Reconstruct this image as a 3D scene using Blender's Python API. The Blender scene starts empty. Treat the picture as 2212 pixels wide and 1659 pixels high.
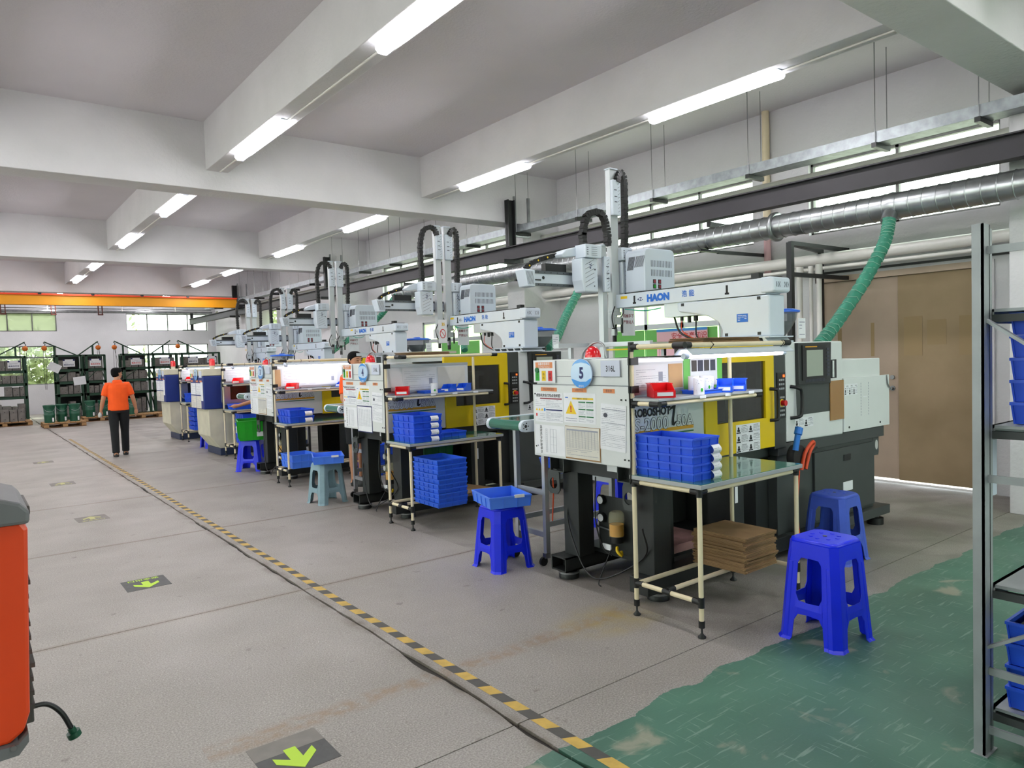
import bpy, math, random
from mathutils import Vector, Matrix, noise
SC = bpy.context.scene
COL = SC.collection
random.seed(7)
PI = math.pi

# ---------------------------------------------------------------- camera, world, sun, exposure
cam_d = bpy.data.cameras.new('camera'); cam = bpy.data.objects.new('camera', cam_d); COL.objects.link(cam)
cam_d.sensor_fit = 'HORIZONTAL'; cam_d.sensor_width = 36.0
cam_d.lens = 36.0 * 1549.03 / 2212.0
cam_d.clip_start = 0.05; cam_d.clip_end = 300
ex = Vector((0.79023821, -0.61203747, -0.03055662)); ey = Vector((-0.04909414, -0.0135271, -0.99870255)); ez = Vector((0.61083004, 0.79071306, -0.04073708))
cam.matrix_world = Matrix(((ex[0], -ey[0], -ez[0], 0.0), (ex[1], -ey[1], -ez[1], 0.0), (ex[2], -ey[2], -ez[2], 1.65), (0, 0, 0, 1)))
SC.camera = cam
world = bpy.data.worlds.new('daylight'); SC.world = world; world.use_nodes = True
wn = world.node_tree.nodes; wl = world.node_tree.links
bg = wn['Background']
bg.inputs[0].default_value = (0.90, 0.97, 1.0, 1); bg.inputs[1].default_value = 4.2
sun_d = bpy.data.lights.new('sun', 'SUN'); sun = bpy.data.objects.new('sun', sun_d); COL.objects.link(sun)
sun_d.energy = 3.0; sun_d.angle = 0.02; sun.rotation_euler = (math.radians(-52), 0, math.radians(8))
SC.view_settings.view_transform = 'Standard'; SC.view_settings.look = 'None'
SC.view_settings.exposure = 0.72; SC.view_settings.gamma = 1.0; SC.view_settings.use_curve_mapping = False
TUBE_POWER = 32.0
SC.cycles.use_denoising = True
SC.cycles.max_bounces = 8; SC.cycles.diffuse_bounces = 4; SC.cycles.glossy_bounces = 3; SC.cycles.transmission_bounces = 6; SC.cycles.transparent_max_bounces = 8
SC.cycles.sample_clamp_indirect = 4.0
SC.cycles.caustics_reflective = False; SC.cycles.caustics_refractive = False

# ---------------------------------------------------------------- materials
def srgb(h):
    c = [int(h[i:i + 2], 16) / 255 for i in (0, 2, 4)]
    return tuple(((x + .055) / 1.055) ** 2.4 if x > .04045 else x / 12.92 for x in c)
MATS = {}
def mat(name, hexc='808080', rough=.5, metal=0.0, var=0.0, scale=6.0, bump=0.0, bscale=None, emit=0.0, trans=0.0, alpha=1.0, spec=.5, coat=0.0, dark=None):
    if name in MATS: return MATS[name]
    m = bpy.data.materials.new(name); m.use_nodes = True; nt = m.node_tree; b = nt.nodes['Principled BSDF']
    c = srgb(hexc) if isinstance(hexc, str) else hexc
    b.inputs['Base Color'].default_value = (*c, 1); b.inputs['Roughness'].default_value = rough; b.inputs['Metallic'].default_value = metal
    b.inputs['Specular IOR Level'].default_value = spec; b.inputs['Transmission Weight'].default_value = trans; b.inputs['Alpha'].default_value = alpha
    b.inputs['Coat Weight'].default_value = coat
    if emit:
        b.inputs['Emission Color'].default_value = (*c, 1); b.inputs['Emission Strength'].default_value = emit
    if var or bump:
        tc = nt.nodes.new('ShaderNodeTexCoord'); n = nt.nodes.new('ShaderNodeTexNoise'); n.inputs['Scale'].default_value = scale; n.inputs['Detail'].default_value = 6
        nt.links.new(tc.outputs['Object'], n.inputs['Vector'])
        if var:
            r = nt.nodes.new('ShaderNodeValToRGB'); d = srgb(dark) if dark else tuple(x * (1 - var) for x in c); l = c if dark else tuple(min(1, x * (1 + var * .6)) for x in c)
            r.color_ramp.elements[0].position = .35; r.color_ramp.elements[1].position = .65
            r.color_ramp.elements[0].color = (*d, 1); r.color_ramp.elements[1].color = (*l, 1)
            nt.links.new(n.outputs['Fac'], r.inputs['Fac']); nt.links.new(r.outputs['Color'], b.inputs['Base Color'])
        if bump:
            n2 = nt.nodes.new('ShaderNodeTexNoise'); n2.inputs['Scale'].default_value = bscale or scale * 8; n2.inputs['Detail'].default_value = 4
            nt.links.new(tc.outputs['Object'], n2.inputs['Vector'])
            bp = nt.nodes.new('ShaderNodeBump'); bp.inputs['Strength'].default_value = bump; bp.inputs['Distance'].default_value = .02
            nt.links.new(n2.outputs['Fac'], bp.inputs['Height']); nt.links.new(bp.outputs['Normal'], b.inputs['Normal'])
    MATS[name] = m
    return m
mat('wall_white', 'D9D8DB', .85, var=.05, scale=1.2, bump=.25, bscale=30)
mat('ceiling_white', 'D8D3D8', .9, var=.04, scale=.8, bump=.2, bscale=40)
mat('beam_white', 'DCDADD', .9, var=.05, scale=1.5, bump=.3, bscale=25)
mat('machine_white', 'D8DBDB', .45, var=.03, scale=3)
mat('machine_white2', 'D2D6D4', .45, var=.03, scale=3)
mat('machine_grey', '3D4241', .5, var=.08, scale=4)
mat('machine_dark', '2A2D2D', .5, var=.15, scale=4)
mat('frame_dark', '222525', .5, var=.2, scale=5)
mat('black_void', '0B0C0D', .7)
mat('yellow_cover', 'E3C300', .4, var=.05, scale=2)
mat('cream_cover', 'D3CDB8', .55, var=.1, scale=4)
mat('blue_cover', '1A2F78', .4, var=.08, scale=3)
mat('navy', '24304E', .5)
mat('black', '111213', .45)
mat('black_soft', '1B1B1C', .7)
mat('red', 'C8161C', .35)
mat('red_glass', 'D01822', .2, emit=.12, coat=.5)
mat('blue_crate', '2A5FEA', .38, var=.07, scale=5, dark='2452DC')
mat('blue_crate2', '2A62E0', .4, var=.06, scale=5)
mat('blue_stool', '0C26E4', .32, var=.04, scale=6)
mat('blue_stool_dull', '3F5CC8', .45, var=.12, scale=5)
mat('grey_stool', '86A2AE', .5, var=.1, scale=8)
mat('bin_blue', '1B5CE0', .3)
mat('bin_red', 'E0101C', .3)
mat('green_crate', '17A01C', .4, var=.06)
mat('green_crate_dark', '0E6A3A', .45)
mat('tray_label', 'E9EBEE', .6)
mat('paper', 'E6E7EC', .7, var=.03, scale=10)
mat('paper_warm', 'D9D5CC', .7, var=.04, scale=10)
mat('paper_blue', 'C9CFE0', .55)
mat('ink', '4A4C58', .8)
mat('ink_light', '9A9DAB', .8)
mat('ink_black', '15161A', .7)
mat('navy_ink', '1C2560', .6)
mat('orange_tag', 'D98856', .6)
mat('sky_blue', '2F8FE0', .3, coat=.5)
mat('pale_blue', 'BFD8F2', .3, coat=.5)
mat('pipe_cream', 'E8D9B8', .4, var=.05, scale=8)
mat('table_green', '2F6B5A', .12, var=.06, scale=3, coat=.4)
mat('table_edge', 'A9ACAF', .4, metal=.2)
mat('shelf_grey', '7E848C', .35)
mat('board_white', 'D6D9DE', .4)
mat('cardboard', '9C7B56', .85, var=.12, scale=9)
mat('cardboard_pale', 'C9A276', .8, var=.06, scale=5)
mat('cardboard_dark', '5C4632', .9, var=.2, scale=12)
mat('galv', 'A5A8AA', .32, metal=.9, var=.18, scale=7)
mat('galv_tray', '94999D', .45, metal=.6, var=.22, scale=12)
mat('steel', '9A9C9E', .3, metal=.9)
mat('alu', 'B9BCC2', .35, metal=.6)
mat('alu_dark', '5F6468', .4, metal=.6)
mat('beam_steel', '322F34', .6, metal=.0, var=.15, scale=2)
mat('black_steel', '1B1C1E', .5, metal=.2)
mat('rack_grey', '9B9EA2', .45, metal=.3, var=.1, scale=6)
mat('rack_grey_dark', '3E4042', .6, metal=.0)
mat('hose_green', '2E8068', .6, var=.18, scale=14)
mat('hose_wire', '86B39E', .5)
mat('pvc_white', 'E2DEDA', .35, var=.03)
mat('robot_white', 'CDD6E2', .4, var=.02)
mat('robot_alu', 'C4C9CC', .35, metal=.3)
mat('chain_black', '09090A', .55)
mat('yellow', 'E8C21A', .5)
mat('logo_blue', '1666C8', .5)
mat('logo_gold', 'E0A21E', .5)
mat('logo_green', '1E6B40', .5)
mat('pale_pink', 'F2C6CC', .6)
mat('window_frame', '6E6F6C', .5, metal=.3)
mat('door_tan', 'A89272', .75, var=.14, scale=1.6, dark='978262')
mat('door_pink', 'B9A592', .75, var=.1, scale=1.6)
mat('door_patch', '9F8863', .8)
mat('tub_blue', '4A82F4', .4, var=.04)
mat('faded_patch', '7F7A75', .7, var=.1, scale=12)
mat('faded_lime', 'B9B77A', .7)
mat('lime', 'B8DC3C', .6)
mat('sticker_black', '4B4B4B', .6, var=.15, scale=20)
mat('tape_yellow', 'C9A650', .6, var=.15, scale=15)
mat('tape_black', '4C4A46', .6, var=.15, scale=15)
mat('orange_paint', 'E8481A', .35, var=.03)
mat('cooler_grey', '707073', .5, var=.08)
mat('cooler_dark', '4B4744', .6)
mat('crane_yellow', 'D8930F', .45, var=.05, scale=2)
mat('crane_red', 'E2451C', .5)
mat('rust', '5B2A20', .7)
mat('rack_green', '133D28', .5, var=.2, scale=5)
mat('drum_green', '0F4F38', .4, var=.1, scale=5)
mat('mould_steel', '77726E', .45, metal=.4, var=.25, scale=6)
mat('hoist_orange', 'D9701C', .5)
mat('wood', 'A98358', .8, var=.2, scale=8)
mat('wood_dark', '6E4F33', .85, var=.2, scale=8)
mat('skin', 'B98263', .5)
mat('hair', '080708', .75, spec=.15)
mat('shirt_orange', 'FF5A10', .8, var=.06, scale=10)
mat('trousers', '0D0E13', .85, var=.1, scale=10)
mat('shoe', '101012', .5)
mat('monitor', '9FA79A', .25)
mat('screen_dark', '1A1C1C', .2)
mat('amber_glass', 'A87C48', .2, alpha=.85)
mat('smoke_glass', '2A2723', .08, alpha=.62, coat=.5)
mat('clear_plastic', 'DDE4EA', .15, alpha=.35)
mat('grease', 'E6A010', .4)
mat('grease_jar', 'C9C6A4', .2, alpha=.28)
mat('hopper_glass', '8A9096', .1, alpha=.45)
mat('hopper_black', '141416', .5)
mat('lid_blue', '1B62D8', .35)
mat('tube_light', (1.0, .975, 1.0), .4, emit=TUBE_POWER)
mat('tube_light_desk', (1.0, .95, 1.0), .4, emit=11.0)
mat('lamp_clear', 'E6ECF4', .15, alpha=.5)
mat('led_orange', 'FF5A20', .4, emit=1.5)
mat('leaf', 'A3AA84', .6, var=.4, scale=3)
mat('leaf_dark', '7A8664', .7, var=.3, scale=3)
mat('outside_ground', 'B8B6A8', .9)
mat('green_board', '6FBE5A', .5)
mat('frost_green', 'DDEEC4', .4)
mat('handle_blue', '1C74D0', .4)
mat('cable_orange', 'D84A20', .5)
mat('pink_film', 'C99A98', .25, var=.2, scale=7)
mat('stainless', 'B8BCC4', .25, metal=.8)
mat('gap_dark', '3A3632', .95)
mat('poster_pink', 'F0BFC8', .5)
mat('wire_teal', '2E9C8C', .5)
mat('tile_grey', 'BEBFBD', .3, var=.03)
mat('dark_red', '8C3040', .5)

def glass_mat(name, tint, thick=.0):
    m = bpy.data.materials.new(name); m.use_nodes = True; nt = m.node_tree; nt.nodes.clear()
    o = nt.nodes.new('ShaderNodeOutputMaterial'); t = nt.nodes.new('ShaderNodeBsdfTransparent'); g = nt.nodes.new('ShaderNodeBsdfGlossy'); x = nt.nodes.new('ShaderNodeMixShader')
    t.inputs[0].default_value = (*tint, 1); g.inputs['Roughness'].default_value = .08; x.inputs[0].default_value = .07
    nt.links.new(t.outputs[0], x.inputs[1]); nt.links.new(g.outputs[0], x.inputs[2]); nt.links.new(x.outputs[0], o.inputs[0])
    MATS[name] = m
glass_mat('pane', (.93, .98, .90))
glass_mat('pane_green', (.86, .92, .76))

def frosted(name, tint):
    m = bpy.data.materials.new(name); m.use_nodes = True; nt = m.node_tree; nt.nodes.clear()
    o = nt.nodes.new('ShaderNodeOutputMaterial'); t = nt.nodes.new('ShaderNodeBsdfTranslucent'); g = nt.nodes.new('ShaderNodeBsdfTransparent'); x = nt.nodes.new('ShaderNodeMixShader')
    t.inputs[0].default_value = (*tint, 1); g.inputs[0].default_value = (*tint, 1); x.inputs[0].default_value = .45
    nt.links.new(t.outputs[0], x.inputs[1]); nt.links.new(g.outputs[0], x.inputs[2]); nt.links.new(x.outputs[0], o.inputs[0])
    MATS[name] = m
frosted('pane_frost', (.72, .88, .58))
frosted('pane_frost_dark', (.44, .47, .37))

# ---------------------------------------------------------------- mesh helpers
class Fr:
    """a flat working frame: o origin, u right, v up, n = u x v towards the viewer"""
    def __init__(s, o, u=(1, 0, 0), v=(0, 0, 1)):
        s.o = Vector(o); s.u = Vector(u); s.v = Vector(v); s.n = s.u.cross(s.v)
    def p(s, a, b, c=0): return s.o + s.u * a + s.v * b + s.n * c
    def rot(s): return Matrix((s.u, s.v, s.n)).transposed()
def side(o): return Fr(o, (1, 0, 0), (0, 0, 1))
def front(o): return Fr(o, (0, -1, 0), (0, 0, 1))
class MB:
    def __init__(s): s.v = []; s.f = []; s.m = []; s.sm = []; s.mats = []; s.cur = 0
    def use(s, name):
        if name not in s.mats: s.mats.append(name)
        s.cur = s.mats.index(name); return s
    def face(s, pts, smooth=False):
        i = len(s.v); s.v += [tuple(p) for p in pts]; s.f.append(tuple(range(i, i + len(pts)))); s.m.append(s.cur); s.sm.append(smooth)
    def hexa(s, P):
        i = len(s.v); s.v += [tuple(p) for p in P]
        for q in ((0, 3, 2, 1), (4, 5, 6, 7), (0, 1, 5, 4), (1, 2, 6, 5), (2, 3, 7, 6), (3, 0, 4, 7)):
            s.f.append(tuple(i + k for k in q)); s.m.append(s.cur); s.sm.append(False)
        return s
    def box(s, x0, y0, z0, x1, y1, z1):
        return s.hexa([(x0, y0, z0), (x1, y0, z0), (x1, y1, z0), (x0, y1, z0), (x0, y0, z1), (x1, y0, z1), (x1, y1, z1), (x0, y1, z1)])
    def fbox(s, F, a0, b0, a1, b1, c0=0, c1=.003):
        return s.hexa([F.p(a0, b0, c0), F.p(a1, b0, c0), F.p(a1, b1, c0), F.p(a0, b1, c0), F.p(a0, b0, c1), F.p(a1, b0, c1), F.p(a1, b1, c1), F.p(a0, b1, c1)])
    def bar(s, p, q, w, h=None, up=(0, 0, 1)):
        h = h or w; p = Vector(p); q = Vector(q); d = (q - p).normalized(); up = Vector(up)
        if abs(d.dot(up)) > .99: up = Vector((0, 1, 0))
        a = d.cross(up).normalized() * (w / 2); b = a.cross(d).normalized() * (h / 2)
        return s.hexa([p - a - b, p + a - b, q + a - b, q - a - b, p - a + b, p + a + b, q + a + b, q - a + b])
    def prism(s, pts, fn, a, b):
        """pts 2-D outline, fn(u, v, w) -> point, extruded w from a to b"""
        n = len(pts); i = len(s.v)
        s.v += [tuple(fn(u, v, a)) for u, v in pts] + [tuple(fn(u, v, b)) for u, v in pts]
        s.f.append(tuple(range(i + n - 1, i - 1, -1))); s.m.append(s.cur); s.sm.append(False)
        s.f.append(tuple(range(i + n, i + 2 * n))); s.m.append(s.cur); s.sm.append(False)
        for k in range(n):
            j = (k + 1) % n; s.f.append((i + k, i + j, i + n + j, i + n + k)); s.m.append(s.cur); s.sm.append(False)
        return s
    def rings(s, R, closed=False, cap=True, smooth=True):
        n = len(R[0]); i = len(s.v)
        for r in R: s.v += [tuple(p) for p in r]
        m = len(R)
        for a in range(m if closed else m - 1):
            b = (a + 1) % m
            for k in range(n):
                j = (k + 1) % n; s.f.append((i + a * n + k, i + a * n + j, i + b * n + j, i + b * n + k)); s.m.append(s.cur); s.sm.append(smooth)
        if cap and not closed:
            s.face(list(reversed(R[0]))); s.face(R[-1])
        return s
    def cyl(s, p, q, r, n=12, r2=None, cap=True):
        p = Vector(p); q = Vector(q); d = (q - p).normalized(); a = d.orthogonal().normalized(); b = d.cross(a)
        r2 = r if r2 is None else r2
        return s.rings([[c + (a * math.cos(t) + b * math.sin(t)) * rr for t in [2 * PI * k / n for k in range(n)]] for c, rr in ((p, r), (q, r2))], cap=cap)
    def lathe(s, c, prof, n=20, axis='z', cap=True):
        c = Vector(c); A = {'z': ((1, 0, 0), (0, 1, 0), (0, 0, 1)), 'y': ((0, 0, 1), (1, 0, 0), (0, 1, 0)), 'x': ((0, 1, 0), (0, 0, 1), (1, 0, 0))}[axis]
        a, b, d = map(Vector, A)
        return s.rings([[c + d * h + (a * math.cos(t) + b * math.sin(t)) * r for t in [2 * PI * k / n for k in range(n)]] for r, h in prof], cap=cap)
    def tube(s, pts, r, n=8, rad=None, cap=True):
        P = [Vector(p) for p in pts]; R = []; a = None
        for k, p in enumerate(P):
            d = (P[min(k + 1, len(P) - 1)] - P[max(k - 1, 0)]).normalized()
            a = (a - d * a.dot(d)).normalized() if a is not None else d.orthogonal().normalized()
            b = d.cross(a); rr = rad[k] if rad else r
            R.append([p + (a * math.cos(2 * PI * j / n) + b * math.sin(2 * PI * j / n)) * rr for j in range(n)])
        return s.rings(R, cap=cap)
    def mesh(s, name):
        me = bpy.data.meshes.new(name); me.from_pydata(s.v, [], s.f)
        for mn in s.mats: me.materials.append(MATS[mn])
        me.polygons.foreach_set('material_index', s.m); me.polygons.foreach_set('use_smooth', s.sm)
        me.update(); return me
    def build(s, name, parent=None, m=None, loc=None, bevel=0, rot=None):
        if not s.mats: s.mats = [m or 'machine_white']
        o = bpy.data.objects.new(name, s.mesh(name)); COL.objects.link(o)
        if parent: o.parent = parent
        if loc: o.location = loc
        if rot: o.rotation_euler = rot
        if bevel:
            b = o.modifiers.new('bevel', 'BEVEL'); b.width = bevel; b.segments = 2; b.limit_method = 'ANGLE'; b.angle_limit = .6
        return o
def B(m): return MB().use(m)
def spline(pts, n=8):
    P = [Vector(p) for p in pts]; P = [P[0] * 2 - P[1]] + P + [P[-1] * 2 - P[-2]]; out = []
    for k in range(1, len(P) - 2):
        for j in range(n):
            t = j / n; a, b, c, d = P[k - 1:k + 3]
            out.append(.5 * ((2 * b) + (c - a) * t + (2 * a - 5 * b + 4 * c - d) * t * t + (3 * b - a - 3 * c + d) * t ** 3))
    out.append(P[-2]); return out
_TX = {}
def text_mesh(body, size, m, bold=0.0, align='CENTER', italic=0.0):
    key = (body, round(size, 4), m, round(bold, 5), align, italic)
    if key in _TX: return _TX[key]
    cu = bpy.data.curves.new('lettering', 'FONT'); cu.body = body; cu.size = size; cu.align_x = align; cu.align_y = 'CENTER'; cu.offset = bold; cu.shear = italic; cu.resolution_u = 3
    cu.materials.append(MATS[m])
    o = bpy.data.objects.new('lettering', cu); COL.objects.link(o)
    dg = bpy.context.evaluated_depsgraph_get(); me = bpy.data.meshes.new_from_object(o.evaluated_get(dg))
    me.name = 'lettering'; me.materials.clear(); me.materials.append(MATS[m])
    bpy.data.objects.remove(o); bpy.data.curves.remove(cu); _TX[key] = me
    return me
def text(body, size, m, F, a, b, parent, bold=0.0, c=.002, align='CENTER', sx=1.0, italic=0.0, name='lettering', rotz=0):
    o = bpy.data.objects.new(name, text_mesh(body, size, m, bold, align, italic)); COL.objects.link(o)
    if parent: o.parent = parent
    R = F.rot()
    if rotz: R = R @ Matrix.Rotation(rotz, 3, 'Z')
    M4 = R.to_4x4(); M4.translation = F.p(a, b, c)
    o.matrix_local = M4 @ Matrix.Diagonal((sx, 1, 1, 1))
    return o

# ---------------------------------------------------------------- naming helpers
def tag(o, label, cat, group=None):
    o['label'] = label; o['category'] = cat
    if group: o['group'] = group
    return o
def thing(name, label, cat, loc=(0, 0, 0), rz=0, group=None):
    o = bpy.data.objects.new(name, None); COL.objects.link(o); o.location = loc; o.rotation_euler = (0, 0, rz); o.empty_display_size = .1
    return tag(o, label, cat, group)
def struct(o, label=None):
    o['kind'] = 'structure'
    if label: o['label'] = label
    return o
def copy_tree(o, parent=None):
    c = o.copy(); COL.objects.link(c)
    if parent: c.parent = parent
    for ch in list(o.children): copy_tree(ch, c)
    return c
def dup(o, loc, rz=None, label=None, group=None):
    c = copy_tree(o); c.location = loc
    if rz is not None: c.rotation_euler = (0, 0, rz)
    if label: c['label'] = label
    if group is not None: c['group'] = group
    elif 'group' in c.keys() and group is None: pass
    return c

# ================================================================ the room
def concrete():
    m = bpy.data.materials.new('concrete_floor'); m.use_nodes = True; nt = m.node_tree; N = nt.nodes; L = nt.links; b = N['Principled BSDF']
    tc = N.new('ShaderNodeTexCoord'); sep = N.new('ShaderNodeSeparateXYZ'); L.new(tc.outputs['Object'], sep.inputs[0])
    def noise_(scale, detail=5, dist=0, vec=None, stretch=None):
        n = N.new('ShaderNodeTexNoise'); n.inputs['Scale'].default_value = scale; n.inputs['Detail'].default_value = detail; n.inputs['Distortion'].default_value = dist
        if stretch:
            mp = N.new('ShaderNodeMapping'); mp.inputs['Scale'].default_value = stretch[:3]; mp.inputs['Rotation'].default_value = (0, 0, stretch[3]); L.new(tc.outputs['Object'], mp.inputs[0]); L.new(mp.outputs[0], n.inputs['Vector'])
        else: L.new(tc.outputs['Object'], n.inputs['Vector'])
        return n.outputs['Fac']
    def math_(op, a, c, clamp=False):
        n = N.new('ShaderNodeMath'); n.operation = op; n.use_clamp = clamp
        for k, x in enumerate((a, c)):
            if isinstance(x, (int, float)): n.inputs[k].default_value = x
            else: L.new(x, n.inputs[k])
        return n.outputs[0]
    def ramp(x, p0, p1, c0=(0, 0, 0), c1=(1, 1, 1)):
        r = N.new('ShaderNodeValToRGB'); r.color_ramp.elements[0].position = p0; r.color_ramp.elements[1].position = p1
        r.color_ramp.elements[0].color = (*c0, 1); r.color_ramp.elements[1].color = (*c1, 1); L.new(x, r.inputs[0]); return r.outputs[0]
    def mix(f, a, c):
        n = N.new('ShaderNodeMix'); n.data_type = 'RGBA'
        if isinstance(f, (int, float)): n.inputs[0].default_value = f
        else: L.new(f, n.inputs[0])
        for k, x in ((6, a), (7, c)):
            if isinstance(x, tuple): n.inputs[k].default_value = (*x, 1)
            else: L.new(x, n.inputs[k])
        return n.outputs[2]
    X, Y = sep.outputs[0], sep.outputs[1]
    base = ramp(noise_(.55, 6, .6), .3, .7, srgb('8A847F'), srgb('A8A19B'))
    base = mix(math_('MULTIPLY', ramp(noise_(2.2, 8, .4), .45, .75), .35), base, srgb('6F6861'))
    sp = ramp(noise_(120, 3), .35, .65, srgb('6E6862'), srgb('BDB7B1'))
    base = mix(.42, base, sp)
    v = N.new('ShaderNodeTexVoronoi'); v.inputs['Scale'].default_value = 55; L.new(tc.outputs['Object'], v.inputs['Vector'])
    chips = ramp(v.outputs['Distance'], .06, .14, (1, 1, 1), (0, 0, 0))
    base = mix(math_('MULTIPLY', chips, ramp(noise_(1.3), .35, .55)), base, srgb('DCD6CF'))
    dark = ramp(noise_(9, 3), .68, .74)
    base = mix(math_('MULTIPLY', dark, .45), base, srgb('5E564F'))
    # worn brown band left by an old floor tape, yellow stain by the first table, dirt along the joints
    def band(axis, c, w, soft, edge=.04):
        d = math_('ABSOLUTE', math_('SUBTRACT', math_('ADD', axis, math_('MULTIPLY', math_('SUBTRACT', noise_(3), .5), edge * 2)), c), 0)
        return math_('SUBTRACT', 1, math_('DIVIDE', math_('SUBTRACT', d, w, True), soft, True), True)
    inx = math_('MULTIPLY', math_('GREATER_THAN', X, .75), math_('LESS_THAN', X, 3.3))
    br = math_('MULTIPLY', math_('MULTIPLY', band(Y, 3.16, .03, .06), inx), ramp(noise_(14), .35, .6))
    base = mix(math_('MULTIPLY', br, .5), base, srgb('8C6C48'))
    for c, w in ((1.9, .012), ):
        base = mix(math_('MULTIPLY', band(X, c, .012, .06, .04), ramp(noise_(5), .4, .7)), base, srgb('6E645A'))
    for c in (5.0, 7.5, 10.0):
        base = mix(math_('MULTIPLY', band(Y, c, .005, .04, .01), .45), base, srgb('7A6A58'))
    dx = math_('SUBTRACT', X, 3.12); dy = math_('SUBTRACT', Y, 3.12)
    rr = math_('ADD', math_('MULTIPLY', dx, dx), math_('MULTIPLY', math_('MULTIPLY', dy, dy), 2.5))
    st = math_('MULTIPLY', math_('SUBTRACT', 1, math_('MULTIPLY', rr, 5.0), True), ramp(noise_(7), .3, .65))
    base = mix(math_('MULTIPLY', st, .5), base, srgb('B09A4A'))
    # oily dark patches under the machines
    oil = math_('MULTIPLY', math_('MULTIPLY', math_('GREATER_THAN', X, 3.4), ramp(noise_(1.7, 6, 1), .42, .62)), .55)
    base = mix(oil, base, srgb('6A645E'))
    # green paint at the near end of the hall
    ye = math_('ADD', Y, math_('MULTIPLY', math_('SUBTRACT', noise_(2.4, 8), .5), .24))
    xe = math_('ADD', X, math_('MULTIPLY', math_('SUBTRACT', noise_(5, 6), .5), .3))
    g = math_('MULTIPLY', math_('LESS_THAN', ye, 2.24), math_('GREATER_THAN', math_('ADD', xe, math_('MULTIPLY', Y, .1)), 1.72))
    wear = ramp(noise_(3.2, 9, .5), .62, .70)
    scr = ramp(noise_(4, 6, .2, None, (1.2, 14, 1, .5)), .60, .68)
    scr2 = ramp(noise_(5, 6, .2, None, (10, 1.0, 1, -.35)), .62, .70)
    gcol = ramp(noise_(1.1, 6, .5), .3, .7, srgb('385F50'), srgb('527C69'))
    gcol = mix(math_('MULTIPLY', math_('MAXIMUM', scr, scr2), .5), gcol, srgb('8FA595'))
    gcol = mix(math_('MULTIPLY', wear, .7), gcol, srgb('A09A88'))
    far_g = math_('MULTIPLY', math_('GREATER_THAN', X, 4.6), math_('MULTIPLY', math_('LESS_THAN', Y, 4.9), ramp(noise_(1.5, 6), .35, .6)))
    base = mix(math_('MULTIPLY', far_g, .4), base, srgb('7E8470'))
    col = mix(g, base, gcol)
    L.new(col, b.inputs['Base Color'])
    L.new(ramp(noise_(1.5, 5), .3, .7, (.42,) * 3, (.62,) * 3), b.inputs['Roughness'])
    bp = N.new('ShaderNodeBump'); bp.inputs['Strength'].default_value = .12; bp.inputs['Distance'].default_value = .01
    L.new(noise_(60, 4), bp.inputs['Height']); L.new(bp.outputs[0], b.inputs['Normal'])
    MATS['concrete'] = m
concrete()

floor = struct(B('gap_dark').box(-7, -4, -.2, 8.9, 32, -.016).build('floor'), 'grey terrazzo-like concrete slab floor, partly painted green')
ys = [-4, -2.5, 0, 2.5, 5, 7.5, 10, 12.5, 15, 17.5, 20, 22.5, 25, 27.5, 30, 31.9]
crack = {}
def crackx(y, s):
    w = .006 + .022 * max(0, noise.noise(Vector((3.1, y * 2.3, s))) - .05) + .012 * random.random() * (abs(noise.noise(Vector((1, y * 1.1, 0)))) > .12)
    return 1.9 + .012 * noise.noise(Vector((0, y * 1.9, 5))) + s * w
for a, b_ in zip(ys[:-1], ys[1:]):
    for s in (-1, 1):
        n = 26; ya, yb = a + .0035, b_ - .0035
        edge = [(crackx(ya + (yb - ya) * k / n, s), ya + (yb - ya) * k / n) for k in range(n + 1)]
        xs_ = -7 if s < 0 else 8.68
        pts = edge + [(xs_, yb), (xs_, ya)]
        if s > 0: pts = pts[::-1]
        o = MB().use('concrete').prism(pts[::-1], lambda u, v, w: (u, v, w), -.02, 0).build('floor_slab', floor)

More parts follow.
